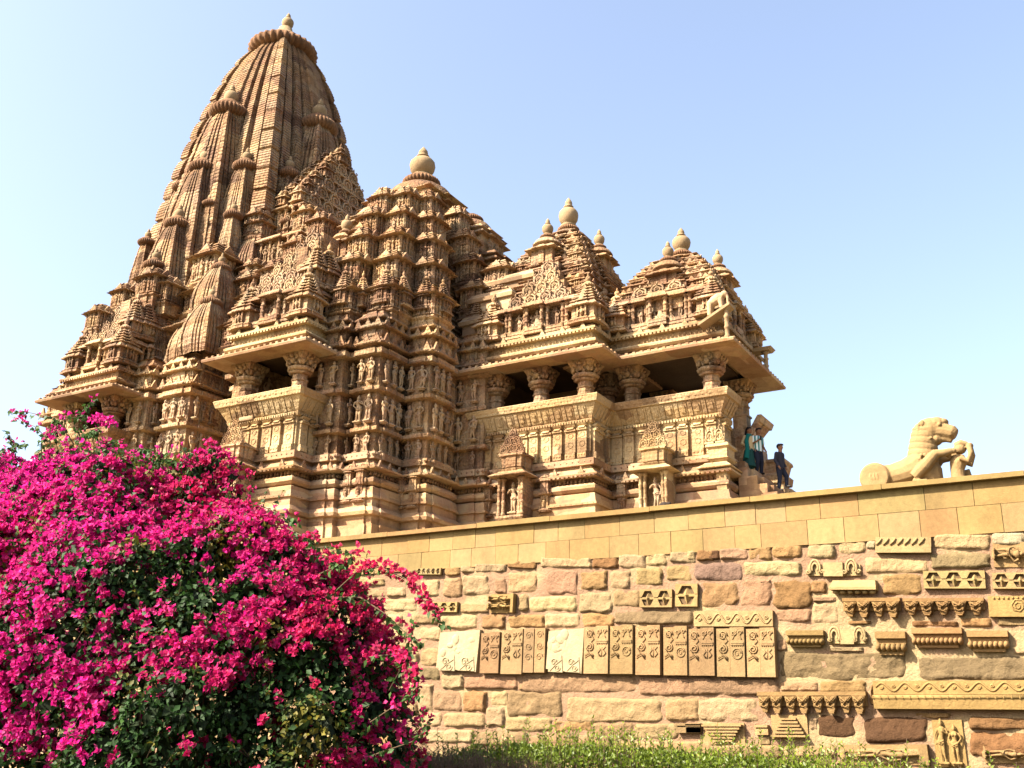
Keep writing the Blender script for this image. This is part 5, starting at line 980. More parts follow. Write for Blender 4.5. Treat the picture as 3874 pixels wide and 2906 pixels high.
# ================================================================= LION GROUP ON THE WALL
def lion():
    m = MB(); y = 0
    P = lambda x, z, yy=0: (x, yy, z)       # measured: x along the wall, z above the coping
    m.lathe([(.05, -.225), (.20, -.225), (.228, -.19), (.24, 0), (.228, .19), (.20, .225), (.05, .225)], 28)
    for i, v in enumerate(m.v): m.v[i] = (-3.24+v[0], v[2], .15+v[1]*1.02)     # the rounded haunch, a disc on its side
    m.ball((-3.24, 0, .02), (.21, .16, .1))
    m.tube([P(-3.2, .17), P(-3.0, .185), P(-2.8, .225), P(-2.66, .27), P(-2.54, .34)], [.20, .19, .205, .23, .245], 14, .95)
    m.ball((-2.52, 0, .18), (.24, .2, .22)); m.ball((-2.45, 0, .10), (.17, .17, .16))
    
    m.ball((-2.40, 0, .85), (.205, .165, .185), 14, 10); m.ball((-2.475, 0, .84), (.175, .155, .15), 14, 10); m.ball((-2.30, 0, .92), (.15, .14, .115), 12, 8)
    m.tube([P(-2.32, .82), P(-2.2, .80), P(-2.08, .755), P(-2.035, .73)], [.13, .125, .115, .08], 12, 1.05)
    m.ball((-2.19, 0, .94), (.07, .10, .06)); m.tube([P(-2.3, .70), P(-2.18, .685), P(-2.10, .65)], [.075, .06, .05], 10)
    m.ball((-2.33, 0, .68), (.10, .12, .09))
    nb = 27; m.tube([P(-2.56+.09*(k/(nb-1))**1.5, .24+.62*k/(nb-1)) for k in range(nb)], [.235-.055*(k/(nb-1))**1.3+(.004 if k % 4 else -.009) for k in range(nb)], 22, .9)   # ridged mane
    pts = [(-2.42+.13*math.cos(R(a)), -.150, .83+.16*math.sin(R(a))) for a in range(140, 300, 14)]
    for p in pts: m.ball(p, .02, 6, 5)
    for s in (-1, 1):
        m.tube([P(-2.66, .10, s*.17), P(-2.50, .24, s*.20), P(-2.33, .42, s*.19), P(-2.22, .42, s*.17), P(-2.12, .45, s*.13)], [.085, .095, .075, .06, .05], 10)
        m.ball((-2.10, s*.12, .45), (.06, .05, .045)); m.tube([P(-2.68, .04, s*.18), P(-2.58, .0, s*.21), P(-2.48, .02, s*.2)], [.05, .05, .03])
        m.ball((-2.48, s*.155, .93), (.035, .02, .05)); m.ball((-2.24, s*.125, .88), .03)
    for a in range(0, 360, 60): m.ball((-2.50+.055*math.cos(R(a)), -.232, .36+.06*math.sin(R(a))), (.03, .02, .03), 6, 5)
    for dx in (-.05, 0, .045): m.tube([(-3.24+dx, -.23, .20), (-3.24+dx*1.1, -.232, .16), (-3.24+dx*.9+.012, -.23, .12)], .009, 5)
    
    q = MB()                                 # the kneeling warrior facing the lion
    q.tube([(-2.07, 0, .0), (-2.08, 0, .08), (-2.08, 0, .18), (-2.05, 0, .30), (-2.05, 0, .40)], [.11, .10, .10, .125, .09], 12, .9)
    q.tube([(-2.14, -.02, .02), (-1.98, -.05, .0), (-1.88, -.05, .02)], [.07, .06, .05]); q.tube([(-2.1, .1, .1), (-1.96, .14, .16), (-1.93, .12, 0)], [.08, .07, .05])
    q.ball((-2.01, 0, .50), (.095, .09, .085), 12, 8); q.tube([(-2.07, -.02, .55), (-1.98, -.03, .58), (-1.9, -.03, .56)], [.05, .055, .035])
    for s in (-1, 1): q.tube([(-2.0, s*.11, .34), (-1.90, s*.13, .27), (-1.855, s*.1, .40), (-1.875, s*.05, .52)], [.05, .045, .04, .045], 8)
    q.ball((-1.87, 0, .53), (.055, .08, .05)); q.tube([(-2.14, -.08, .38), (-2.2, -.1, .42)], [.04, .04])
    root = tag(empty('lion_statue', (-2.7, YW+.27, 3.8)), 'tan stone lion rearing over a kneeling warrior on top of the wall', 'statue')
    for nm, b in (('lion', m), ('warrior', q)):
        b.v = [(v[0]+2.7, v[1], v[2]) for v in b.v]; put(nm, fuse(b, nm, M_lion, .0105, 2), root)
M_lion = stone_mat('lion_stone', [(.3, (.30, .205, .095)), (.7, (.36, .255, .125))], patch=2, stain=.08, bump=.25, bscale=40)
lion()

# ================================================================= PEOPLE ON THE STAIRS
def cloth(name, c, rough=.85):
    m, t, N, b = newmat(name); b.inputs['Base Color'].default_value = (*(v*.8 for v in c), 1); b.inputs['Roughness'].default_value = rough; return m
def stripes(name, a, b_):
    m, t, N, b = newmat(name); g = nd(t, 'ShaderNodeTexCoord'); w = nd(t, 'ShaderNodeTexWave', wave_type='BANDS', bands_direction='DIAGONAL', i_Scale=7.0)
    mp = nd(t, 'ShaderNodeMapping', i_Scale=(1, .9, .0)); t.links.new(g.outputs['Object'], mp.inputs[0]); t.links.new(mp.outputs[0], w.inputs[0])
    t.links.new(ramp(t, w.outputs['Fac'], [(.42, a), (.58, b_)]), b.inputs['Base Color']); return m
M_skin = cloth('skin', (.20, .095, .05), .6); M_hair = cloth('hair', (.012, .009, .008), .5); M_dark = cloth('dark_trousers', (.013, .016, .03)); M_shoe = cloth('shoes', (.015, .012, .012), .5)
def person(label, loc, rz, legs, arms, head, top_mat, top, low_mat, skirt=False, hair='short', lean=0, h=1.6):
    """figure 1.0 tall facing +x; joints are given for the pose and every surface is fused from tapered limbs"""
    root = tag(empty('person', loc), label, 'person'); root.rotation_euler = (0, 0, rz); root.scale = (h, h, h)
    b = MB(); tp = MB(); lo = MB(); sh = MB(); L = lean
    b.tube([(0, 0, .46), (L*.2, 0, .62), (L*.5, 0, .76), (L*.6, 0, .81)], [.062, .060, .066, .04], 12, 1.2); b.tube([(L*.5, -.115, .77), (L*.5, 0, .785), (L*.5, .115, .77)], [.034, .04, .034], 8)
    for (hip, kn, an) in legs: b.tube([(hip[0], hip[1]*.8, hip[2]-.01), kn, (an[0], an[1], an[2]+.05)], [.05, .036, .022], 8)
    b.tube([(L*.5, 0, .80), (L*.8, 0, .85), (L, 0, .88)], [.04, .032, .034], 10)
    hx, hz = head; hc = Vector((hx, 0, hz)); b.ball(hc, (.060, .048, .066), 14, 10); b.ball(hc+Vector((.022, 0, -.035)), (.035, .034, .035)); b.ball(hc+Vector((.062, 0, -.01)), (.012, .009, .016), 8, 6)
    b.tube([(L*.5+.02, 0, .80), (L+.01, 0, hz-.05)], [.038, .035], 10)
    for s in (-1, 1): b.ball(hc+Vector((-.005, s*.050, -.005)), (.012, .008, .017), 6, 5); b.ball(hc+Vector((.054, s*.02, .008)), (.007, .009, .006), 6, 5)
    b.ball(hc+Vector((.055, 0, -.036)), (.008, .018, .006), 6, 5)
    for (hip, kn, an) in legs:
        (lo if not skirt else lo).tube([hip, kn, (an[0], an[1], an[2]+.03)], [.066, .048, .036], 12); b.tube([(an[0], an[1], an[2]+.08), (an[0], an[1], an[2]+.03)], [.024, .022], 8)
        sh.tube([(an[0]-.02, an[1], an[2]+.022), (an[0]+.05, an[1], an[2]+.018), (an[0]+.10, an[1], an[2]+.012)], [.027, .027, .018], 8, .8)
    lo.tube([(0, 0, .47), (0, 0, .53)], [.085, .08], 12, 1.15)
    if skirt: lo.tube([(0, 0, .53), (-.01, 0, .4), (-.02, 0, .26), (-.02, 0, .14)], [.085, .11, .13, .15], 14)
    tp.tube([(0, 0, .48), (L*.1, 0, .56), (L*.3, 0, .66), (L*.5, 0, .75), (L*.6, 0, .80), (L*.7, 0, .825)], [.085, .078, .085, .092, .082, .042], 14, 1.22)
    for (sp, el, ha), cut in arms:
        sp, el, ha = Vector(sp), Vector(el), Vector(ha); tp.ball(sp, (.045, .042, .042))
        if cut > 1: tp.tube([sp, el, el+(ha-el)*.85], [.045, .038, .03], 10)
        else: tp.tube([sp, sp+(el-sp)*.75], [.046, .042], 10)
        b.tube([sp, el, ha], [.03, .027, .018], 10); d = (ha-el).normalized(); sd = d.cross(Vector((0, 1, 0))).normalized() if abs(d.y) < .9 else Vector((0, 0, 1)); pm = ha+d*.022; b.ball(pm, .02, 8, 6)
        for k, l in enumerate((.040, .046, .043, .034)): o_ = Vector((0, 1, 0))*(k-1.5)*.0095; b.tube([pm+o_, pm+o_+d*l*.6, pm+o_+d*l-sd*.012], [.0068, .006, .005], 6)
        b.tube([pm, pm+sd*.02+d*.008, pm+sd*.026+d*.026], [.008, .007, .005], 6)
    put('body', fuse(b, 'body', M_skin, .0075, 1), root)
    put('trousers' if not skirt else 'skirt', fuse(lo, 'trousers', low_mat, .009, 2), root); put(top, fuse(tp, top, top_mat, .009, 2), root); put('shoes', fuse(sh, 'shoes', M_shoe, .008, 1), root)
    hr = MB(); hr.ball(hc+Vector((-.016, 0, .020)), (.062, .056, .062), 14, 9); hr.ball(hc+Vector((.02, 0, .048)), (.045, .045, .026), 10, 7)
    if hair == 'long': hr.tube([hc+Vector((-.045, 0, .03)), hc+Vector((-.075, 0, -.06)), hc+Vector((-.08, 0, -.17))], [.045, .04, .022], 10)
    else: hr.tube([hc+Vector((.03, -.02, .055)), hc+Vector((.066, .0, .045)), hc+Vector((.07, .02, .03))], [.02, .018, .01], 8)
    put('hair', fuse(hr, 'hair', M_hair, .008, 1), root)
    return root
M_suit = cloth('dark_suit', (.022, .022, .034)); M_cream = cloth('cream_cloth', (.46, .36, .20)); M_teal = cloth('teal_cloth', (.004, .10, .09)); M_green = cloth('dark_green_cloth', (.01, .05, .045))
M_str = stripes('striped_shirt', (.55, .62, .60), (.05, .17, .17))
def step_z(x): return 8.58-.29*max(0, math.floor((x+10.5)/.30))
x = -9.33
person('person in a dark suit walking down the temple stairs, nearest the sky', (x, 32.0, step_z(x)+.01), R(-12), [((0, .05, .5), (.10, .06, .30), (.09, .06, .08)), ((0, -.05, .5), (.01, -.055, .26), (-.03, -.055, 0))],
       [(((.0, -.115, .775), (-.02, -.145, .62), (.05, -.13, .48)), 2), (((0, .115, .775), (.0, .145, .62), (.07, .12, .50)), 2)], (.025, .93), M_suit, 'jacket', M_dark, lean=.02, h=1.55)
x = -9.98
o = person('person in a striped shirt looking down at a phone on the temple stairs', (x, 31.85, step_z(x)+.01), R(-30), [((0, .05, .5), (.03, .06, .27), (.0, .06, 0)), ((0, -.05, .5), (.04, -.055, .27), (-.01, -.055, 0))],
       [(((.01, -.115, .775), (-.01, -.15, .63), (.12, -.07, .70)), 1), (((.01, .115, .775), (.0, .15, .62), (.14, .09, .48)), 1)], (.055, .915), M_str, 'shirt', M_dark, lean=.03, h=1.56)
m = MB(); m.box(-.008, .008, -.022, .022, -.045, .045); q = m.build('phone', M_shoe, None, (0, 0, 0)); q.parent = o; q.location = (.165, -.055, .735); tag(q)
x = -10.2
o = person('person in a cream top with a teal shawl and dark hair beside the corner pier', (x, 31.62, step_z(x)+.01), R(-20), [((0, .05, .5), (.03, .05, .27), (.0, .05, 0)), ((0, -.05, .5), (.03, -.05, .27), (.0, -.05, 0))],
       [(((.0, -.11, .765), (-.05, -.15, .63), (.06, -.10, .55)), 2), (((0, .11, .765), (.0, .14, .62), (.08, .10, .52)), 2)], (.03, .925), M_cream, 'kurta', M_green, skirt=True, hair='long', lean=.01, h=1.55)
m = MB(); m.tube([(-.05, .10, .80), (.06, .02, .82), (.07, -.09, .80), (.05, -.125, .68), (.06, -.12, .50), (.03, -.13, .30)], [.03, .035, .045, .05, .055, .06], 10, .6); put('shawl', fuse(m, 'shawl', M_teal, .009, 2), o)
M_lump = cloth('dark_lump', (.03, .022, .018), .9)
m = MB(); m.ball((0, 0, .05), (.10, .07, .065)); m.ball((.09, 0, .075), (.04, .035, .035)); m.ball((-.09, 0, .03), (.06, .05, .03)); tag(put('coping_lump', fuse(m, 'coping_lump', M_lump, .012, 1), None, (-6.72, YW+.12, 3.79)), 'small dark lump lying on the wall coping below the porch', 'lump')  # unidentified small dark shape resting on the coping

# ================================================================= PLANTS
def leaf_mat(name, trans=.35, rough=.45, sp=.35):
    m, t, N, b = newmat(name); at = nd(t, 'ShaderNodeVertexColor', layer_name='tint'); lc = mix(t, at.outputs[0], (.8, .8, .8), 1.0, 'MULTIPLY'); t.links.new(lc, b.inputs['Base Color'])
    b.inputs['Roughness'].default_value = rough; b.inputs['Specular IOR Level'].default_value = sp
    tr = nd(t, 'ShaderNodeBsdfTranslucent'); t.links.new(lc, tr.inputs[0]); mx = nd(t, 'ShaderNodeMixShader'); mx.inputs[0].default_value = trans
    t.links.new(b.outputs[0], mx.inputs[1]); t.links.new(tr.outputs[0], mx.inputs[2]); t.links.new(mx.outputs[0], N['Material Output'].inputs[0]); return m
M_leaf = leaf_mat('bush_leaf', .3, .6, .2); M_bract = leaf_mat('bract', .4, .7, .1); M_hedge = leaf_mat('hedge_leaf', .4); M_twig = cloth('twig', (.10, .065, .04)); M_dry = leaf_mat('dry_leaf', .2, .8, .1)
rng = np.random.default_rng(11)
def leaves(name, mat, P, D, U, size, width, tint, parent, fold=.25):
    """many small folded leaves: P base points, D directions, U face normals, one mesh"""
    n = len(P); D = D/np.linalg.norm(D, axis=1, keepdims=True); S = np.cross(D, U); S /= np.linalg.norm(S, axis=1, keepdims=True)+1e-9; N_ = np.cross(S, D)
    s = size[:, None]; w = s*width
    a = P; b = P+D*s*.42+S*w*.5+N_*s*fold*.35; c = P+D*s; d = P+D*s*.42-S*w*.5+N_*s*fold*.35; e = P+D*s*.5
    V = np.stack([a, b, c, d, e], 1).reshape(-1, 3).astype(np.float32); i = (np.arange(n)*5)[:, None]
    F = np.concatenate([i+[0, 1, 4], i+[1, 2, 4], i+[2, 3, 4], i+[3, 0, 4]], 1).reshape(-1, 3).astype(np.int32)
    me = bpy.data.meshes.new(name); me.vertices.add(len(V)); me.vertices.foreach_set('co', V.ravel()); me.loops.add(F.size); me.loops.foreach_set('vertex_index', F.ravel())
    me.polygons.add(len(F)); me.polygons.foreach_set('loop_start', np.arange(0, F.size, 3, dtype=np.int32)); me.polygons.foreach_set('loop_total', np.full(len(F), 3, dtype=np.int32)); me.update()
    c4 = np.concatenate([np.repeat(tint, 5, 0), np.ones((n*5, 1))], 1).astype(np.float32); at = me.color_attributes.new('tint', 'FLOAT_COLOR', 'POINT'); at.data.foreach_set('color', c4.ravel())
    me.materials.append(mat); return put(name, me, parent)
def rnd_unit(n):
    v = rng.normal(size=(n, 3)); return v/np.linalg.norm(v, axis=1, keepdims=True)
def nz3(P, f, o): return np.array([noise.noise(Vector((p[0]*f+o, p[1]*f, p[2]*f))) for p in P])
# crown lumps of the bougainvillea: x, y, z, rx, ry, rz
LUMPS = np.array([(-9.59, 6.40, 1.92, 0.52, 0.46, 0.52), (-9.42, 6.70, 2.25, 0.36, 0.32, 0.36), (-9.06, 6.20, 1.02, 1.01, 0.91, 1.01), (-8.17, 6.40, 1.50, 0.82, 0.74, 0.82), (-7.57, 6.70, 1.81, 0.37, 0.33, 0.37), (-8.10, 6.80, 2.01, 0.54, 0.49, 0.54), (-7.61, 6.10, 0.60, 1.07, 0.96, 1.07), (-8.45, 6.00, -0.17, 0.96, 0.86, 0.96), (-7.11, 6.80, 1.64, 0.36, 0.33, 0.36), (-6.87, 6.60, 1.06, 0.73, 0.66, 0.73), (-6.58, 6.90, 1.24, 0.35, 0.31, 0.35), (-6.16, 6.90, 0.87, 0.50, 0.45, 0.50), (-6.09, 6.70, 0.51, 0.77, 0.69, 0.77), (-5.70, 6.90, 0.37, 0.40, 0.36, 0.40), (-6.78, 6.20, 0.09, 0.97, 0.87, 0.97), (-5.94, 6.50, -0.10, 0.76, 0.69, 0.76), (-5.48, 6.90, -0.02, 0.41, 0.37, 0.41), (-6.00, 7.00, 1.03, 0.26, 0.23, 0.26), (-7.36, 6.80, 2.12, 0.18, 0.16, 0.18), (-8.44, 6.90, 2.15, 0.26, 0.23, 0.26), (-9.28, 6.90, 2.45, 0.20, 0.18, 0.20), (-6.88, 6.90, 1.81, 0.15, 0.13, 0.15), (-6.36, 7.00, 1.41, 0.14, 0.13, 0.14), (-5.56, 7.00, 0.56, 0.23, 0.21, 0.23), (-5.36, 7.00, 0.12, 0.19, 0.17, 0.19), (-10.10, 6.90, 2.66, 0.20, 0.18, 0.20), (-5.40, 7.00, -0.23, 0.33, 0.30, 0.33), (-10.36, 6.60, 2.52, 0.25, 0.23, 0.25), (-7.57, 6.80, 2.28, 0.13, 0.12, 0.13)
])
bush = tag(empty('bougainvillea_bush', (-7.5, 6.8, -1.6)), 'huge bougainvillea bush covered in magenta flowers in front of the wall', 'bush')
bush.matrix_world = Matrix.Translation((0, 0, 0)); bush.location = (0, 0, 0)
_k = rng.choice(len(LUMPS), 150, p=(LUMPS[:, 3]**2)/(LUMPS[:, 3]**2).sum()); _d = rnd_unit(150); _d[:, 1] = -np.abs(_d[:, 1]); _r = rng.uniform(.13, .30, (150, 1))
LUMPS = np.concatenate([LUMPS, np.concatenate([LUMPS[_k, :3]+_d*LUMPS[_k, 3:]*.93, _r*1.1, _r, _r], 1)])
def crown(n, shell=(.86, 1.06), inside=.92):
    area = LUMPS[:, 3]*LUMPS[:, 5]; k = rng.choice(len(LUMPS), n*2, p=area/area.sum()); d = rnd_unit(n*2); d[:, 1] -= .35; d[:, 2] += .15; d /= np.linalg.norm(d, axis=1, keepdims=True)
    r = rng.uniform(*shell, n*2)[:, None]; P = LUMPS[k, :3]+d*LUMPS[k, 3:]*r
    ok = np.ones(len(P), bool)
    for L in LUMPS: ok &= (((P-L[:3])/L[3:])**2).sum(1) > inside**2*.8
    N_ = d/LUMPS[k, 3:]; N_ /= np.linalg.norm(N_, axis=1, keepdims=True); return P[ok][:n], N_[ok][:n]
P, N_ = crown(46000, (.80, 1.12), .80); n = len(P)
D = N_*.45+rnd_unit(n)*.7+np.array([0, -.1, -.5]); U = N_+rnd_unit(n)*.55
f = nz3(P[:, :3], 1.6, 3)[:, None]; q = rng.random((n, 1)); g = np.array([.018, .050, .009])*(.5+.9*q); yl = np.array([.13, .11, .012])*(.7+.6*q)
t_ = np.clip((f-.32)*4+rng.normal(0, .35, (n, 1))+.5*np.clip(P[:, 2:3]-.7, -.6, .9), 0, 1); tint = g*(1-t_)+yl*t_  # yellow leaves thin out downwards; darker low leaves paint the crown's self-shading
leaves('foliage', M_leaf, P, D, U, rng.uniform(.035, .075, n), .62, tint, bush)
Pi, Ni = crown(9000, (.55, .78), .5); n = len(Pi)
leaves('inner_foliage', M_leaf, Pi, Ni*.3+rnd_unit(n), rnd_unit(n), rng.uniform(.08, .15, n), .7, np.tile([.015, .028, .008], (n, 1)), bush)  # darker inner leaves paint the deep shade between the outer sprays
# blossoms: sprays of three-bracted flowers, dense along some branches, absent in the shaded hollows
C, CN = crown(12000, (.93, 1.12), .88)
def dens(P):
    x, y, z = P.T; v = nz3(P, 1.1, 20)+.55*nz3(P, 3.1, 50)
    v += .30*np.clip((z-.6), -1, 1)                               # more in the sun at the top
    for cx, cz, rx, rz, w in FLOW: v += w*np.exp(-(((x-cx)/rx)**2+((z-cz)/rz)**2))
    return v
FLOW = [(-8.04, 2.03, 1.07, 0.52, 0.35), (-8.93, 1.58, 0.89, 0.53, 0.25), (-7.24, 2.00, 0.37, 0.25, 0.30), (-6.76, 2.24, 0.24, 0.20, 0.40), (-9.49, 2.55, 0.47, 0.33, 0.20), (-5.23, 0.94, 0.39, 0.21, 0.40), (-5.43, 0.67, 0.14, 0.56, 0.35), (-4.98, 0.66, 0.21, 0.14, 0.40), (-7.54, 1.12, 0.61, 0.28, 0.30), (-7.87, 0.69, 0.65, 0.24, 0.20), (-6.18, 1.58, 0.23, 0.23, 0.20), (-6.75, 0.56, 0.42, 0.46, -0.50), (-6.79, 1.08, 0.39, 0.19, -0.25), (-7.33, 0.08, 0.77, 0.39, 0.05), (-6.24, 0.91, 0.15, 0.22, -0.35), (-4.89, 0.11, 0.33, 0.40, -0.35), (-8.07, 2.46, 0.48, 0.20, -0.90), (-7.40, 2.25, 0.25, 0.17, -0.70), (-5.78, 0.10, 0.42, 0.28, -0.20), (-7.82, 1.59, 0.25, 0.17, -0.50), (-5.60, 0.17, 0.17, 0.21, 0.30), (-5.08, 0.30, 0.20, 0.20, 0.20), (-5.82, 1.15, 0.29, 0.15, 0.15), (-7.30, -0.06, 0.23, 0.23, 0.25), (-8.69, -0.05, 0.33, 0.33, 0.25), (-6.55, 1.26, 0.23, 0.15, -0.30), (-8.73, 0.80, 0.21, 0.26, -0.30), (-6.09, -0.11, 0.28, 0.11, -0.30), (-8.27, 0.30, 0.66, 0.49, 0.30), (-8.92, 0.51, 0.34, 0.51, 0.30), (-8.20, 1.32, 0.85, 0.25, 0.20)
]
keep = 1.5*dens(C) > rng.uniform(-.60, .60, len(C))+.0; C, CN = C[keep], CN[keep]
m_ = rng.integers(3, 17, len(C)); idx = np.repeat(np.arange(len(C)), m_); n = len(idx)
Pb = C[idx]+rnd_unit(n)*rng.random((n, 1))**.6*rng.uniform(.02, .07, len(C))[idx][:, None]*np.array([1.2, 1, .9])+CN[idx]*.02
def bract_tint(P, c):
    x = P[:, 0]; r_ = np.clip((x+8.0)/2.6+nz3(P[::1], .9, 9)*.8+rng.normal(0, .15, len(P)), 0, 1)[:, None]
    mg = np.array([.74, .014, .27]); cr = np.array([.60, .014, .085]); lt = rng.random((len(P), 1))**3
    return (mg*(1-r_)+cr*r_)*rng.uniform(.45, 1.2, (len(P), 1))+lt*np.array([.08, .06, .07])
tb = bract_tint(Pb, C)
def bracts(name, Pb, NB, tb, parent):
    n = len(Pb); ax = NB+rnd_unit(n)*.8; ax /= np.linalg.norm(ax, axis=1, keepdims=True); s1 = np.cross(ax, rnd_unit(n)); s1 /= np.linalg.norm(s1, axis=1, keepdims=True); s2 = np.cross(ax, s1)
    PP, DD, UU = [], [], []
    for k in range(3):
        a = 2*math.pi*k/3; d = s1*math.cos(a)+s2*math.sin(a); PP.append(Pb); DD.append(d+ax*.75); UU.append(ax-d*.6)
    return leaves(name, M_bract, np.concatenate(PP), np.concatenate(DD), np.concatenate(UU), rng.uniform(.026, .042, n*3), .85, np.tile(tb, (3, 1)), parent, .3)
bracts('blossoms', Pb, CN[idx], tb, bush)
def spray(pts, rad, nl, nf, fa=0, sz=.06, side=1.0):
    """arching branch with hanging leaves and flowers from fraction fa on"""
    pts = [Vector(p) for p in pts]; tw = MB(); tw.tube(pts, [rad*(1-.7*i/(len(pts)-1)) for i in range(len(pts))], 5)
    seg = np.array([tuple(p) for p in pts]); t = rng.random(nl)*(len(seg)-1); i = t.astype(int); f_ = (t-i)[:, None]; P = seg[i]*(1-f_)+seg[i+1]*f_+rnd_unit(nl)*.02
    D = rnd_unit(nl)*.7+np.array([0, 0, -.65]); q = rng.random((nl, 1))
    leaves('spray_leaves', M_leaf, P, D, rnd_unit(nl)+np.array([0, -1, .3]), rng.uniform(sz*.7, sz*1.2, nl), .62, np.array([.035, .08, .015])*(.6+.9*q), bush)
    if nf:
        t = fa+(1-fa)*rng.random(nf)*.9; t = np.clip(t, 0, .999)*(len(seg)-1); i = t.astype(int); f_ = (t-i)[:, None]; P = seg[i]*(1-f_)+seg[i+1]*f_+rnd_unit(nf)*.05+np.array([0, 0, .02])
        bracts('spray_blossoms', P, rnd_unit(nf), bract_tint(P, P), bush)
    return tw
def sprigs(n):                               # short shoots that break the outline
    P0, N0 = crown(n*4, (.98, 1.05), .97); k = N0[:, 2] > -.1; P0, N0 = P0[k][:n], N0[k][:n]; n = len(P0); ln = rng.uniform(.10, .30, n)
    D0 = N0*.6+rnd_unit(n)*.5+np.array([.1, 0, .5]); D0 /= np.linalg.norm(D0, axis=1, keepdims=True); st = MB()
    for p, d, l in zip(P0, D0, ln): p, d = Vector(p), Vector(d); st.tube([p-d*.1, p+d*l*.6, p+d*l+Vector((0, 0, -.03))], [.004, .003, .0015], 3)
    i = np.repeat(np.arange(n), 11); f = rng.random((len(i), 1)); P = P0[i]+D0[i]*ln[i][:, None]*f; q = rng.random((len(i), 1))
    leaves('shoot_leaves', M_leaf, P, rnd_unit(len(i))*.8+D0[i]*.4+np.array([0, 0, -.3]), rnd_unit(len(i))+np.array([0, -.8, .4]), rng.uniform(.03, .06, len(i)), .6, np.where(rng.random((len(i), 1)) < .35, np.array([.12, .11, .015]), np.array([.03, .075, .012]))*(.6+.8*q), bush)
    s_ = rng.random(n) < .6; i = np.repeat(np.arange(n)[s_], 9); P = P0[i]+D0[i]*ln[i][:, None]*rng.uniform(.5, 1.05, (len(i), 1))+rnd_unit(len(i))*.03
    bracts('shoot_blossoms', P, D0[i], bract_tint(P, P), bush); st.build('twigs', M_twig, bush)['kind'] = 'stuff'
sprigs(420)
tw = MB()
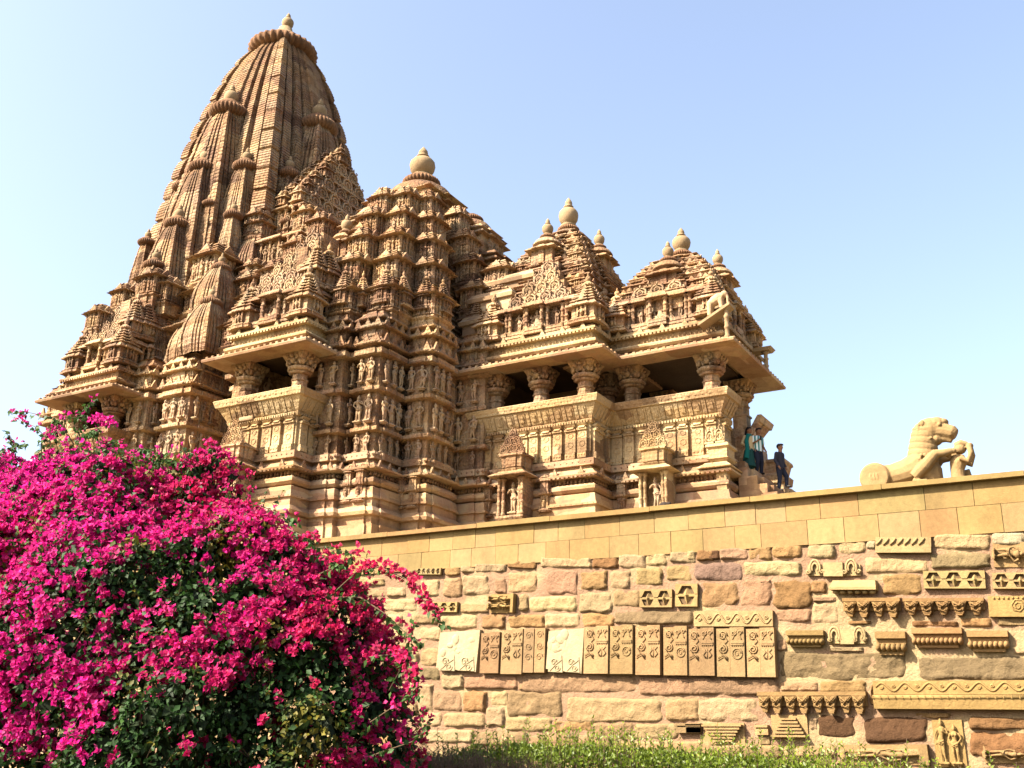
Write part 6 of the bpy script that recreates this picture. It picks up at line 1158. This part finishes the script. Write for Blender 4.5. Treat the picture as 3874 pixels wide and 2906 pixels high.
for a in [([(-5.64, 6.45, 1.02), (-5.37, 6.50, 1.25), (-5.10, 6.45, 1.27), (-4.82, 6.50, 1.15), (-4.61, 6.45, 0.94), (-4.48, 6.50, 0.80)], 0.008, 60, 150, 0.2), ([(-5.64, 6.45, 1.06), (-5.31, 6.50, 1.05), (-5.02, 6.45, 0.91), (-4.83, 6.50, 0.75), (-4.64, 6.45, 0.67)], 0.007, 55, 12, 0.0), ([(-5.98, 6.45, 1.46), (-5.73, 6.50, 1.48), (-5.58, 6.45, 1.43), (-5.39, 6.50, 1.42), (-5.24, 6.45, 1.39)], 0.006, 22, 10, 0.7), ([(-5.71, 6.45, 1.25), (-5.52, 6.50, 1.33), (-5.38, 6.45, 1.36)], 0.006, 22, 6, 0.3), ([(-5.17, 6.45, 0.58), (-4.91, 6.50, 0.61), (-4.73, 6.45, 0.48), (-4.68, 6.50, 0.31)], 0.008, 50, 90, 0.0), ([(-5.09, 6.45, 0.11), (-4.76, 6.50, 0.31), (-4.67, 6.45, 0.47)], 0.006, 25, 25, 0.2), ([(-5.15, 6.45, -0.15), (-4.70, 6.50, -0.01), (-4.54, 6.45, 0.12)], 0.006, 30, 10, 0.0), ([(-9.15, 6.45, 2.77), (-9.61, 6.50, 3.13), (-10.03, 6.45, 3.24), (-10.47, 6.50, 3.33)], 0.007, 60, 10, 0.5), ([(-9.00, 6.45, 2.75), (-9.29, 6.50, 3.04), (-9.00, 6.45, 3.20), (-8.97, 6.50, 3.24)], 0.007, 50, 6, 0.3), ([(-9.93, 6.45, 2.87), (-10.18, 6.50, 2.90), (-10.40, 6.45, 2.85)], 0.006, 40, 6, 0.4), ([(-9.53, 6.45, 2.82), (-9.91, 6.50, 3.07), (-10.35, 6.45, 3.24)], 0.006, 40, 20, 0.2), ([(-8.61, 6.45, 2.61), (-8.96, 6.50, 2.89), (-9.15, 6.45, 3.07), (-8.62, 6.50, 2.92)], 0.006, 40, 70, 0.8), ([(-7.11, 6.45, 2.43), (-7.18, 6.50, 2.50), (-7.25, 6.45, 2.56)], 0.006, 10, 20, 0.2), ([(-7.77, 6.45, 2.37), (-7.92, 6.50, 2.48), (-7.61, 6.45, 2.53), (-7.35, 6.50, 2.44)], 0.006, 40, 6, 0.2), ([(-6.46, 6.45, 1.89), (-6.23, 6.50, 1.79), (-5.96, 6.45, 1.69)], 0.006, 26, 10, 0.2), ([(-6.11, 6.45, 1.66), (-5.89, 6.50, 1.55), (-5.79, 6.45, 1.50)], 0.006, 24, 14, 0.3), ([(-8.54, 6.45, 2.58), (-8.21, 6.50, 2.63), (-7.80, 6.45, 2.51)], 0.006, 60, 4, 0.2), ([(-8.25, 6.45, 2.47), (-8.48, 6.50, 2.62), (-8.68, 6.45, 2.59)], 0.006, 60, 10, 0.2), ([(-9.39, 6.45, 2.85), (-9.64, 6.50, 2.96), (-9.34, 6.45, 2.94)], 0.006, 40, 30, 0.1), ([(-9.15, 6.45, 2.48), (-8.78, 6.50, 2.72), (-8.44, 6.45, 2.73)], 0.007, 90, 8, 0.3), ([(-8.77, 6.45, 2.39), (-8.33, 6.50, 2.55), (-7.93, 6.45, 2.50), (-7.53, 6.50, 2.39)], 0.007, 110, 6, 0.3), ([(-9.63, 6.45, 2.63), (-9.78, 6.50, 2.90), (-9.45, 6.45, 3.08), (-9.08, 6.50, 3.08)], 0.007, 80, 16, 0.5), ([(-10.18, 6.45, 2.64), (-10.22, 6.50, 2.90), (-10.39, 6.45, 3.08)], 0.006, 60, 8, 0.3), ([(-8.37, 6.45, 2.44), (-8.11, 6.50, 2.46), (-7.84, 6.45, 2.38)], 0.007, 90, 4, 0.3), ([(-9.10, 6.45, 2.57), (-9.10, 6.50, 2.86), (-8.78, 6.45, 2.89)], 0.007, 70, 10, 0.2), ([(-6.08, 6.45, 1.43), (-5.73, 6.50, 1.40), (-5.47, 6.45, 1.29)], 0.007, 50, 40, 0.2), ([(-4.93, 6.45, 0.34), (-4.78, 6.50, 0.64), (-4.76, 6.45, 0.88)], 0.006, 40, 20, 0.3), ([(-6.06, 6.45, 0.49), (-6.07, 6.50, 0.17), (-5.99, 6.45, -0.10)], 0.007, 60, 160, 0.0), ([(-5.78, 6.45, 0.59), (-5.79, 6.50, 0.24), (-5.69, 6.45, -0.03)], 0.007, 50, 160, 0.0), ([(-5.31, 6.45, 0.59), (-5.24, 6.50, 0.31), (-5.24, 6.45, 0.04)], 0.007, 50, 120, 0.0)
]: tw.merge(spray(*a))
for k in range(60):                          # main stems inside the crown
    L = LUMPS[k % len(LUMPS)]; e = Vector(L[:3])+Vector(rnd_unit(1)[0])*L[3]*.8; b0 = Vector((-7.4+random.uniform(-.6, .6), 7.2+random.uniform(-.3, .3), -1.6))
    mid = (b0+e)/2+Vector((random.uniform(-.2, .2), random.uniform(-.2, .2), .3)); tw.tube([b0, mid, e], [.035, .022, .008], 5)
tw.build('branches', M_twig, bush)

hedge = tag(empty('hedge', (-4, 9.6, -1.6)), 'low bright green hedge with young shoots along the foot of the wall', 'hedge'); hedge.location = (0, 0, 0)
def hedge_top(x): return np.interp(x, [-7.5, -6.6, -6.0, -5.4, -4.6, -3.6, -2.9, -2.2, -1.6, -.9, .5], [-.34, -.22, -.11, -.03, -.05, -.08, -.11, -.16, -.25, -.36, -.45])
n = 30000; x = rng.uniform(-7.2, .6, n); y = rng.uniform(8.8, 10.1, n); ht = hedge_top(x)+.05*np.array([noise.noise(Vector((a*3, b*3, 1))) for a, b in zip(x, y)])*1.6-.02*((y-9.3)/.6)**2
z = ht-np.abs(rng.normal(0, .13, n)); P = np.stack([x, y, z], 1); D = rnd_unit(n)*.8+np.array([0, -.2, .7]); q = rng.random((n, 1)); dp = np.clip((ht-z)/.28, 0, 1)[:, None]
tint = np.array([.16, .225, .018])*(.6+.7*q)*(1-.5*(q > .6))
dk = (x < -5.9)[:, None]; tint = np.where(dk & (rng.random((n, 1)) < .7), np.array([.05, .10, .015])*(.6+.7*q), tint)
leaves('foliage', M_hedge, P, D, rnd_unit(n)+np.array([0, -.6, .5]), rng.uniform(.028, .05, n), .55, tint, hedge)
tw = MB(); PP, DD = [], []
for k in range(420):
    x = random.uniform(-6.4, .4); y = random.uniform(8.85, 9.9); z = float(hedge_top(x)); h = random.uniform(.05, .22)*(1 if random.random() < .8 else 1.5); dx, dy = random.uniform(-.05, .05), random.uniform(-.05, .03)
    tw.tube([(x, y, z-.3), (x+dx*.3, y, z), (x+dx, y+dy, z+h)], [.004, .0035, .0015], 4)
    for j in range(int(h/.018)+3): f = j/(int(h/.018)+3); PP.append((x+dx*f, y+dy*f, z-.02+h*f*1.02)); DD.append((math.cos(j*2.4), math.sin(j*2.4), .8))
for k in range(90): x = random.uniform(-7, .4); y = random.uniform(9, 9.8); tw.tube([(x, y, -1.6), (x+random.uniform(-.1, .1), y, -.9), (x+random.uniform(-.2, .2), y, float(hedge_top(x))-.05)], [.012, .009, .004], 4)
n = len(PP); q = rng.random((n, 1)); leaves('shoots', M_hedge, np.array(PP), np.array(DD), rnd_unit(n)+np.array([0, 0, 1]), rng.uniform(.026, .046, n), .5, np.array([.19, .25, .02])*(.65+.6*q), hedge)
tw.build('stems', M_twig, hedge)
dry = tag(empty('dry_shrub', (-6, 8.4, -1.6)), 'dry brown leafless undergrowth between the flowering bush and the hedge', 'shrub'); dry.location = (0, 0, 0)
tw = MB()
for k in range(520):
    x = random.uniform(-6.3, -4.7); y = random.uniform(8.2, 8.9); z = -.10-.10*abs(x+5.9)+random.uniform(-.12, .05); b0 = Vector((x+random.uniform(-.2, .2), y, z-.6)); e = Vector((x, y, z)); mid = (b0+e)/2+Vector((random.uniform(-.06, .06), 0, 0)); tw.tube([b0, mid, e], [.005, .004, .0015], 3)
    for j in range(3): f = random.uniform(.4, 1); p = mid+(e-mid)*f; tw.tube([p, p+Vector((random.uniform(-.1, .1), random.uniform(-.05, .05), random.uniform(.0, .1)))], [.0025, .001], 3)
tw.build('twigs', M_twig, dry)
n = 5000; x = rng.uniform(-6.4, -4.6, n); P = np.stack([x, rng.uniform(8.1, 8.9, n), -.22-.08*np.abs(x+5.9)-np.abs(rng.normal(0, .16, n))], 1); q = rng.random((n, 1))
leaves('dry_leaves', M_dry, P, rnd_unit(n), rnd_unit(n), rng.uniform(.02, .04, n), .6, np.array([.10, .065, .03])*(.5+q), dry)
